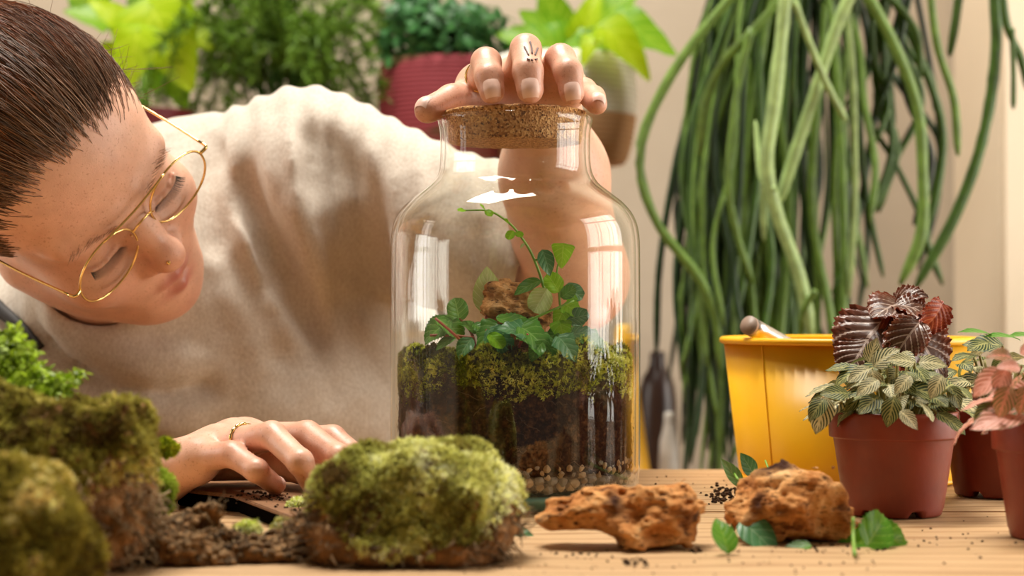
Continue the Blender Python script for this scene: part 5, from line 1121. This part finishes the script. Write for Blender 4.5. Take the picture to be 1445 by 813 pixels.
# nails
NAIL = simple('nail', (.82, .54, .44), .4, .06, 60)
def nail(tipp, prev, r, outward, w=.70, L=1.15):
    ax_ = nrm(tipp - prev); n_ = outward - ax_ * (outward @ ax_); n_ = nrm(n_); sd = np.cross(ax_, n_)
    u = np.linspace(-1, 1, 9); v = np.linspace(-1, 1, 9); U, W_ = np.meshgrid(u, v)
    ang = U * w * 1.02 * (1 - .16 * np.clip(W_, 0, 1) ** 3 - .2 * np.clip(-W_, 0, 1) ** 3); lng = W_ * .68 * r * (1 - .10 * U ** 2) + .16 * r
    R_ = r * np.sqrt(np.clip(1 - np.clip(lng / r, 0, .9) ** 2, .1, 1)) * .5 + r * .5 * (1 - .10 * np.clip(W_, 0, 1) ** 2) + .00045 - .0004 * np.abs(U) ** 3
    pts = tipp[None, None] + ax_ * lng[..., None] + (np.sin(ang) * R_)[..., None] * sd + (np.cos(ang) * R_)[..., None] * n_
    st_ = tipp[None, None] + ax_ * lng[..., None] + (np.sin(ang) * r)[..., None] * sd + n_ * 2.4 * r; ts = np.arange(0, 2.4 * r, .0002)
    mv = B.at(st_[:, :, None] - n_ * ts[None, None, :, None]) < 0; kk = np.where(mv.any(2), mv.argmax(2), len(ts) - 1)
    pts = st_ - n_ * ts[kk][..., None] + n_ * (.0007 - .0006 * np.clip(np.maximum(np.abs(U), -W_), 0, 1) ** 4)[..., None]
    i = np.arange(8)[:, None] * 9 + np.arange(8)[None]; F = np.stack([i, i + 1, i + 10, i + 9], -1).reshape(-1, 4)
    link('fingernail', mesh_np('fingernail', pts.reshape(-1, 3), F), NAIL, body)
for k in ('index', 'middle', 'ring'): p_, r_ = FG[k]; nail(p_[3], p_[2], r_[3], np.array([.0, -1, .35]))
nail(FG['little'][0][3], FG['little'][0][2], .0070, np.array([.3, -.4, .9])); nail(FG['thumb'][0][3], FG['thumb'][0][2], .0086, np.array([-.2, -.1, 1.0]))
nail(GR['little'][0][3], GR['little'][0][2], .0060, np.array([.5, -.5, .7])); nail(GR['ring'][0][3], GR['ring'][0][2], .0064, np.array([.55, -.55, .6])); nail(GR['middle'][0][3], GR['middle'][0][2], .0064, np.array([.5, -.4, .7]))
# finger tattoo: three strokes and a dotted baseline
INK = simple('tattoo_ink', (.13, .09, .085), .6, .1)
def on_skin(px, py): h_ = B.hit(px, py, 1.08, 1.30, .0004); return (h_ if h_ is not None else P(px, py, 1.16)) + np.array([0, -.0005, 0])
for st in ([(740, 66), (743, 72), (746, 78)], [(748, 59), (750, 66), (751, 76)], [(759, 68), (757, 73), (755, 78)], [(744, 83), (746, 84), (748, 84)], [(750, 84), (751, 85), (752, 85)], [(755, 84), (757, 84), (758, 83)]):
    link('tattoo', tube_mesh('tattoo', [on_skin(*q) for q in st], .0006, .0005, 8, 6), INK, body)

# ------------------------------------------------------------------ T-shirt
S = Field((-.66, 1.30, -.22), (.03, 1.86, .34), .0036)
TD = nrm(np.array([.42, .36, -.83]))
ce = NB + TD * .16
SHL = SL + np.array([-.004, .004, .004])
S.cap(NB + np.array([-.01, .005, .0]), SHL, .062, .061, .03); S.cap(NB + np.array([0, .02, -.02]), SR, .066, .062, .03)
S.cap(NB, NB + (Hd(0, -.062, -.07) - NB) * .45, .066, .062, .03)
side = nrm(SL - SR); fwd = nrm(np.cross(TD, side)); fwd = fwd if fwd[1] < 0 else -fwd
RT_ = np.stack([side, fwd, -TD], 1)
S.ell(NB + TD * .11 , (.160, .085, .13), RT_, .05)
S.ell(NB + TD * .27 + side * .01, (.165, .10, .17), RT_, .06)
for s in (-1, 1): S.ell(NB + TD * .17 + side * .075 * s + fwd * .055, (.062, .045, .06), RT_, .045)
S.ell(NB + TD * .45, (.165, .11, .17), RT_, .06)
for c_, r_ in ((P(395, 330, 1.555), (.115, .080, .10)), (P(330, 470, 1.56), (.16, .090, .13)), (P(400, 590, 1.57), (.13, .090, .17)), (P(110, 520, 1.55), (.15, .085, .10)), (P(250, 330, 1.54), (.09, .07, .09))): S.ell(c_, r_, None, .05)
SLE = SL + (EL - SL) * .80
S.cap(SHL, SLE, .063, .063, .03)
S.cap(SR, SR + (ER - SR) * .75, .066, .062, .03)
# drape folds laid on the surface where the photo shows them
def fold(pxs, r, op, k=.010, sink=.0):
    pts = [S.hit(x, y, 1.30, 1.84) for x, y in pxs]; pts = [p for p in pts if p is not None]; sink = r * (.60 if op == 'add' else -.62)
    if len(pts) > 1:
        pts = spline(np.array(pts) + np.array([0, sink, 0]), 14) if len(pts) > 2 else np.array(pts); n_ = len(pts); rr = r * np.sin(np.linspace(.25, math.pi - .15, n_)) ** .6
        FOLDS.append((pts, rr, k, op))
FOLDS = []
fold([(322, 200), (326, 260), (338, 320), (362, 390)], .005, 'add', .014); fold([(296, 190), (298, 270), (306, 350)], .004, 'sub', .014)
fold([(345, 250), (372, 320), (410, 400), (450, 470)], .006, 'sub', .02); fold([(400, 200), (440, 300), (480, 400)], .010, 'add', .03); fold([(455, 190), (500, 300), (520, 420)], .010, 'sub', .03)
fold([(60, 472), (130, 520), (210, 545), (290, 552)], .013, 'sub', .02); fold([(40, 500), (120, 555), (210, 580), (300, 585)], .010, 'add', .02); fold([(80, 455), (170, 500), (270, 515)], .009, 'add', .02)

for x in (): fold([(x, 146 + max(0, x - 430) * .32), (x + 8, 190 + max(0, x - 430) * .3), (x + 14, 250)], .0045, 'add', .010)
for x in (): fold([(x, 146 + max(0, x - 430) * .32), (x + 8, 190 + max(0, x - 430) * .3), (x + 12, 240)], .0035, 'sub', .010)
for x0, y0, x1, y1 in (): fold([(x0, y0), ((x0 + x1) / 2 + 14, (y0 + y1) / 2), (x1, y1)], .005, 'sub', .010)
for p_, r_, k_, op in FOLDS: S.chain(p_, r_, k_, op)
idx = np.argwhere(np.abs(S.a) < .03); w_ = S.lo + idx * S.h; pxx = w_[:, 0] / w_[:, 1] * FPX + CX
msk = np.clip((w_[:, 2] - .165) / .07, 0, 1) * np.clip((pxx - 285) / 40, 0, 1)
S.a[idx[:, 0], idx[:, 1], idx[:, 2]] += (.0036 * msk * np.sin(pxx / 36 * 6.283 + 2.2 * vnoise(w_ * 14, 4) + (w_[:, 2] - .2) * 30) * (.6 + .5 * vnoise(w_ * 9, 8))).astype(np.float32)
pyy = CY - (w_[:, 2] - CAM_H) / w_[:, 1] * FPX + 23.5; dg = pxx * .86 - (pyy - 200) * .42; m2 = np.clip((pyy - 170) / 80, 0, 1) * np.clip((620 - pyy) / 160, 0, 1) * np.clip((pxx - 280) / 60, 0, 1)
S.a[idx[:, 0], idx[:, 1], idx[:, 2]] += (.0030 * m2 * np.sin(dg / 62 * 6.283 + 2.6 * vnoise(w_ * 9, 14)) * (.55 + .6 * vnoise(w_ * 7, 18))).astype(np.float32)
S.noise(.0022, 22, 2, 3, .03); S.noise(.0008, 70, 2, 5, .02)
sl_, (gX, gY, gZ) = S._box(S.lo - 1, S.lo + 3); S.a = np.maximum(S.a, np.where(gZ < .006, 1.447 - gY, -1.0).astype(np.float32) + 0 * gX.astype(np.float32))
# openings: sleeve hollow, neck hole
ad = nrm(EL - SL)
S.cap(SLE + ad * .085, SLE + ad * .2, .082, .085, .004, 'sub'); S.cap(SLE + ad * .02, SLE + ad * .12, .0500, .056, .004, 'sub')
S.cap(NB + (Hd(0, -.062, -.07) - NB) * .62, Hd(0, -.045, -.03), .056, .075, .006, 'sub')
S.clip(ad, float(ad @ SLE) + .004) if False else None
VS, QS = keep_main(*S.mesh()); VS = smooth_np(VS, QS, 2, .5); QS = flip_fix(VS, QS)
t = NT('oatmeal_jersey'); c = t.coord(); n1 = t.noise(c, 900, 2, .7); n2 = t.noise(t.scale(c, (1, 1, .7)), 420, 4, .7); n3 = t.noise(c, 14, 3)
k1 = t.ramp(n2, [(.3, lin((186, 172, 156))), (.5, lin((204, 193, 179))), (.7, lin((220, 212, 200)))]); k1 = t.mix(t.math('MULTIPLY', n1, .25), k1, lin((150, 128, 106)))
k1 = t.mix(t.math('MULTIPLY', n3, .22), k1, lin((214, 204, 190)))
t.set(Base_Color=k1, Roughness=.95); t.b.inputs['Specular IOR Level'].default_value = .1; t.b.inputs['Sheen Weight'].default_value = .15; t.bump(t.math('ADD', n1, n2), .18, .0008); JERSEY = t.m
shirt = link('t_shirt', mesh_np('t_shirt', VS, QS), JERSEY, body); shirt['label'] = 'oatmeal grey jersey T-shirt'
hem = nrm(np.cross(ad, np.array([0, 0, 1.]))); hv = np.cross(hem, ad); a = np.linspace(0, 2 * np.pi, 41)
pts_ = SLE + ad * .056 * 0 + (.0585 * np.cos(a)[:, None] * hem + .0585 * np.sin(a)[:, None] * hv) + ad * .004
# dark strap showing at the neck side
sp = [S.hit(x, y, 1.28, 1.84) for x, y in ((-40, 398), (0, 436), (30, 462), (58, 492))]; sp = [q + np.array([0, -.002, 0]) for q in sp if q is not None]
if len(sp) > 2: link('strap', tube_mesh('strap', sp, .0065, .004, 20, 8), simple('black_strap', (.02, .016, .014), .7), body)

# ------------------------------------------------------------------ hair
HLIM = -.80 * .004 + .60 * .057 + .002
HC_ = np.array([0, -.078, .040]); HR = np.array([.073, .094, .082]) * 1.02
t = NT('auburn_hair'); cc = t.attr('col'); t.set(Base_Color=cc, Roughness=.5); t.b.inputs['Specular IOR Level'].default_value = .5; HAIR = t.m
hf = Field(Hd(*HC_) - .125, Hd(*HC_) + .125, .002)
hf.ell(Hd(*HC_), HR * np.array([1.03, 1.02, 1.025]), RH, 0); hf.ell(Hd(0, -.165, .06), (.04, .035, .04), RH, .03)
hn = RH @ np.array([0, .80, -.60]); gx = np.stack(np.meshgrid(*[hf.lo[k] + hf.h * np.arange(hf.n[k]) for k in range(3)], indexing='ij'), -1); gl_ = (gx - TH) @ RH
hf.a = np.maximum(hf.a, (HLIM + .010 - 9.5 * gl_[..., 0] ** 2 - (-.80 * gl_[..., 1] + .60 * gl_[..., 2])).astype(np.float32)); hf.noise(.0012, 120, 2, 3)
VH, QH = hf.mesh(); QH = flip_fix(VH, QH); VH = smooth_np(VH, QH, 2)
lh = (VH - TH) @ RH; nzc = fbm(lh * np.array([160, 40, 60]), 2, 7)
hc = pal([(0, lin((30, 17, 10))), (.5, lin((54, 32, 20))), (1, lin((84, 50, 28)))], .4 + .5 * nzc)
hair = link('hair', mesh_np('hair', VH, QH, col=hc), HAIR, body); hair['label'] = 'auburn brown hair combed back'
def strands(n, seed, K=16):
    rg = np.random.default_rng(seed); u = nrm(rg.normal(size=(n * 6, 3))); p = HC_ + u * HR
    hl = -.80 * p[:, 1] + .60 * p[:, 2]; lim = HLIM - 9.5 * p[:, 0] ** 2
    edge = lim - .0035 + .006 * vnoise(p * 45, 3) + rg.normal(0, .005, len(p))
    m = (hl > edge) & (hl < lim + .10); lim = lim[m][:n]; u, p, hl = u[m][:n], p[m][:n], hl[m][:n]; n = len(u)
    ub = nrm(np.array([0, -.115, .02]) / HR) ; ub = nrm(ub + rg.normal(0, .10, (n, 3)))
    T_ = np.linspace(0, 1, K); om = np.arccos(np.clip((u * ub).sum(1), -1, 1))[:, None]; frac = rg.uniform(.5, .95, n)[:, None]
    tt = T_[None] * frac; A_ = np.sin((1 - tt) * om) / np.sin(om); B_ = np.sin(tt * om) / np.sin(om)
    q = A_[..., None] * u[:, None] + B_[..., None] * ub[:, None]; q = nrm(q)
    lift = 1.0 + .065 * np.minimum(1, T_ * 5)[None] + rg.uniform(.004, .05, n)[:, None] * np.sin(np.pi * np.minimum(T_ * 1.1, 1))[None] ** .8 * rg.uniform(.3, 1, n)[:, None]
    wob = .004 * np.stack([vnoise(np.stack([np.full((n, K), i * 9.1) + np.arange(n)[:, None] * .37, T_[None] * 5 + np.zeros((n, 1)), np.zeros((n, K))], -1), i) for i in range(3)], -1) * T_[None, :, None]
    pts = HC_ + q * HR * lift[..., None] + wob
    W_ = pts @ RH.T + TH; r_ = np.linspace(.00024, .00034, K)[None] * np.ones((n, 1)); r_[:, 0] = .00012; r_[:, -1] = .0001
    fr_ = np.clip((hl - lim) / .05, 0, 1); base = pal([(0, lin((126, 98, 76))), (.2, lin((104, 74, 52))), (.5, lin((124, 72, 34))), (1, lin((124, 66, 26)))], fr_ + rg.normal(0, .12, n)) * rg.choice([.6, .9, 1.2, 1.6], (n, 1)) * rg.uniform(.8, 1.2, (n, 1))
    return W_, r_, base
W_, r_, base = strands(17000, 4, 12); V2, F2x, cc = tubes(W_, r_, 3, base, capped=False)
tag(link('hair_strands', mesh_np('hair_strands', V2, F2x, col=cc), HAIR, body), kind='stuff')
# stray wisps at the temples
rg = np.random.default_rng(8); pa = []
for i in range(46):
    b_ = Hd(-.066 + rg.normal(0, .005), -.045 + rg.normal(0, .012), .045 + rg.normal(0, .012)); d_ = RH @ nrm(np.array([-1.0, rg.normal(.3, .5), rg.normal(-.1, .5)])); L_ = rg.uniform(.008, .035); cu = RH @ nrm(rg.normal(size=3)); pa.append(spline([b_, b_ + d_ * L_ * .5 + cu * L_ * .2, b_ + d_ * L_ + cu * L_ * rg.uniform(-.3, .5)], 10))
for i in range(26):
    b_ = Hd(rg.uniform(-.06, .06), -.06 + rg.normal(0, .03), .118 + rg.normal(0, .006)); d_ = RH @ nrm(np.array([rg.normal(-.6, .6), -.6, 1.0])); L_ = rg.uniform(.01, .03); cu = RH @ nrm(rg.normal(size=3)); pa.append(spline([b_, b_ + d_ * L_ * .5 + cu * L_ * .3, b_ + d_ * L_ + cu * L_ * rg.uniform(-.3, .6)], 10))
V2, F2x, cc = tubes(np.array(pa), np.linspace(.00022, .00010, 10)[None], 3, np.tile(np.array(lin((110, 66, 36))), (len(pa), 1)), capped=False); tag(link('hair_wisps', mesh_np('hair_wisps', V2, F2x, col=cc), HAIR, body), kind='stuff')
# eyebrows and lashes
def surf_head(x, z, y0=.06):
    o_ = Hd(x, y0, z); d_ = -RH[:, 1]; ts = np.arange(0, .09, .0005); p = o_ + ts[:, None] * d_; v = B.at(p); k = np.argmax(v < 0); return p[k]
pa = []
for s in (-1, 1):
    for i in range(70):
        tt = rg.uniform(0, 1); x = s * (.014 + .036 * tt); z = .0135 + .006 * math.sin(tt * 2.4) - .004 * tt + rg.normal(0, .0016); p = surf_head(x, z); d_ = RH @ nrm(np.array([s * 1.0, .25, .35 - .7 * tt])); pa.append(np.stack([p, p + d_ * .003 + RH[:, 1] * .0004, p + d_ * .0058]))
V2, F2x, cc = tubes(np.array(pa), np.array([[.00010, .00010, .00005]]), 3, np.array(lin((132, 88, 60))) * np.random.default_rng(1).uniform(.5, 1.3, (len(pa), 1)), capped=False); tag(link('eyebrows', mesh_np('eyebrows', V2, F2x, col=cc), HAIR, body), kind='stuff')
pa = []
for s in (-1, 1):
    for i in range(46):
        a_ = math.pi * (.06 + .88 * i / 45); x = s * (.031 + .0145 * math.cos(a_)); p = Hd(x, .0135 + .0035 * math.sin(a_), -.0095 - .0035 * math.sin(a_)); d_ = RH @ nrm(np.array([s * math.cos(a_) * .5, 1.0, -.45 + rg.normal(0, .08)])); pa.append(np.stack([p, p + d_ * .004, p + d_ * .0075 + RH[:, 2] * .0016]))
V2, F2x, cc = tubes(np.array(pa), np.array([[.00028, .0002, .00006]]), 3, np.tile(np.array([.012, .007, .005]), (len(pa), 1)), capped=False); tag(link('eyelashes', mesh_np('eyelashes', V2, F2x, col=cc), HAIR, body), kind='stuff')

# ------------------------------------------------------------------ eyeglasses, stud, rings
GOLD = simple('gold', (.92, .66, .26), .16, .04, 30, metal=1)
TG = TH + RH @ np.array([0, .034, -.004])
def Gd(x, y, z): return TG + RH @ np.array([x, y + (.13 * (z - .016) if y > -.02 else 0), z])
gls = empty('eyeglasses', TG); tag(gls, 'thin gold wire eyeglasses with large round lenses worn low on the nose', 'eyeglasses')
t = NT('spectacle_lens'); nt = t.t; nt.nodes.remove(t.b); tr = t.n('ShaderNodeBsdfTransparent'); tr.inputs[0].default_value = (.98, .98, .97, 1); g_ = t.n('ShaderNodeBsdfGlossy'); g_.inputs[1].default_value = .02; mx = t.n('ShaderNodeMixShader')
t.put(mx.inputs[0], schlick(t)); nt.links.new(tr.outputs[0], mx.inputs[1]); nt.links.new(g_.outputs[0], mx.inputs[2]); nt.links.new(mx.outputs[0], t.out.inputs[0]); LENS = t.m
a = np.linspace(0, 2 * np.pi, 57)[:-1]
for s in (-1, 1):
    ex = .0275 * np.sign(np.cos(a)) * np.abs(np.cos(a)) ** .92; ez = .0245 * np.sign(np.sin(a)) * np.abs(np.sin(a)) ** .92
    ring_ = np.array([Gd(s * (.0365) + x, -.004, z + .001) for x, z in zip(ex, ez)])
    V2, F2x, _ = tubes(np.concatenate([ring_, ring_[:1]])[None], np.full((1, 57), .00085), 8, capped=False); link('rim', mesh_np('rim', V2, F2x), GOLD, gls)
    cen = ring_.mean(0); lv = [cen + RH[:, 1] * .0012]; K = 6
    for k in range(1, K + 1): lv += list(cen + (ring_ - cen) * (k / K) * .985 + RH[:, 1] * .0012 * (1 - (k / K) ** 2))
    lv = np.array(lv); n_ = 56; e = np.arange(n_); F3 = np.stack([np.zeros(n_, int), 1 + e, 1 + (e + 1) % n_], 1); F4 = np.concatenate([np.stack([1 + k * n_ + e, 1 + (k + 1) * n_ + e, 1 + (k + 1) * n_ + (e + 1) % n_, 1 + k * n_ + (e + 1) % n_], 1) for k in range(K - 1)])
    link('lens', mesh_np('lens', lv, [F3, F4]), LENS, gls)
    link('hinge', tube_mesh('hinge', [Gd(s * .0630, -.004, .008), Gd(s * .069, -.003, .009), Gd(s * .0705, -.008, .009)], .0013, n=10, sides=8), GOLD, gls)
    link('temple', tube_mesh('temple', [Gd(s * .0702, -.008, .009), Gd(s * .0735, -.05, .008), Gd(s * .0755, -.10, .006), Gd(s * .0755, -.125, -.012)], .0010, n=24, sides=8), GOLD, gls)
    link('nose_pad', tube_mesh('nose_pad', [Gd(s * .0105, -.012, -.002), Gd(s * .0125, -.014, -.010)], .0016, .0018, n=6, sides=10), simple('clear_pad', (.75, .7, .6), .2), gls)
    link('pad_arm', tube_mesh('pad_arm', [Gd(s * .0115, -.004, .004), Gd(s * .0105, -.009, .000), Gd(s * .0112, -.0125, -.006)], .0005, n=8, sides=6), GOLD, gls)
link('bridge', tube_mesh('bridge', [Gd(-.0098, -.004, .006), Gd(-.004, -.002, .010), Gd(.004, -.002, .010), Gd(.0098, -.004, .006)], .0009, n=16, sides=8), GOLD, gls)
link('top_bar', tube_mesh('top_bar', [Gd(-.032, -.0038, .0250), Gd(0, -.003, .0235), Gd(.032, -.0038, .0250)], .0009, n=18, sides=8), GOLD, gls)
def torus(name, c_, n_, R_, r_, label, cat='ring', twist=0):
    n_ = nrm(n_); q = nrm(np.cross(n_, np.array([.3, .2, 1.]))); w = np.cross(n_, q); a = np.linspace(0, 2 * np.pi, 49); rr = r_ * (1 + twist * np.sin(a * 14)); pts = c_ + R_ * (np.cos(a)[:, None] * q + np.sin(a)[:, None] * w)
    V2, F2x, _ = tubes(pts[None], rr[None], 8, capped=False); o = link(name, mesh_np(name, V2, F2x), GOLD); return tag(o, label, cat)
p_, r_ = FG['index']; torus('finger_ring', p_[0] * .62 + p_[1] * .38, p_[1] - p_[0], .0104, .0009, 'plain thin gold ring on the hand pressing the cork lid')
p_, r_ = GR['ring']; torus('finger_ring', p_[0] * .50 + p_[1] * .50, p_[1] - p_[0], .0101, .0010, 'twisted gold ring on the hand resting on the board', twist=.3)
bm = bmesh.new(); bmesh.ops.create_uvsphere(bm, u_segments=14, v_segments=10, radius=.0016); me = bpy.data.meshes.new('lip_stud'); bm.to_mesh(me); bm.free()
for v in me.vertices: pass
hit_ = B.hit(238, 371, 1.10, 1.40, .0004); o = link('lip_stud', me, GOLD, None, Matrix.Translation(Vector((hit_ if hit_ is not None else Hd(0, .03, -.06)) + np.array([0, -.0008, 0])))); tag(o, 'tiny gold ball piercing between nose and upper lip', 'piercing')
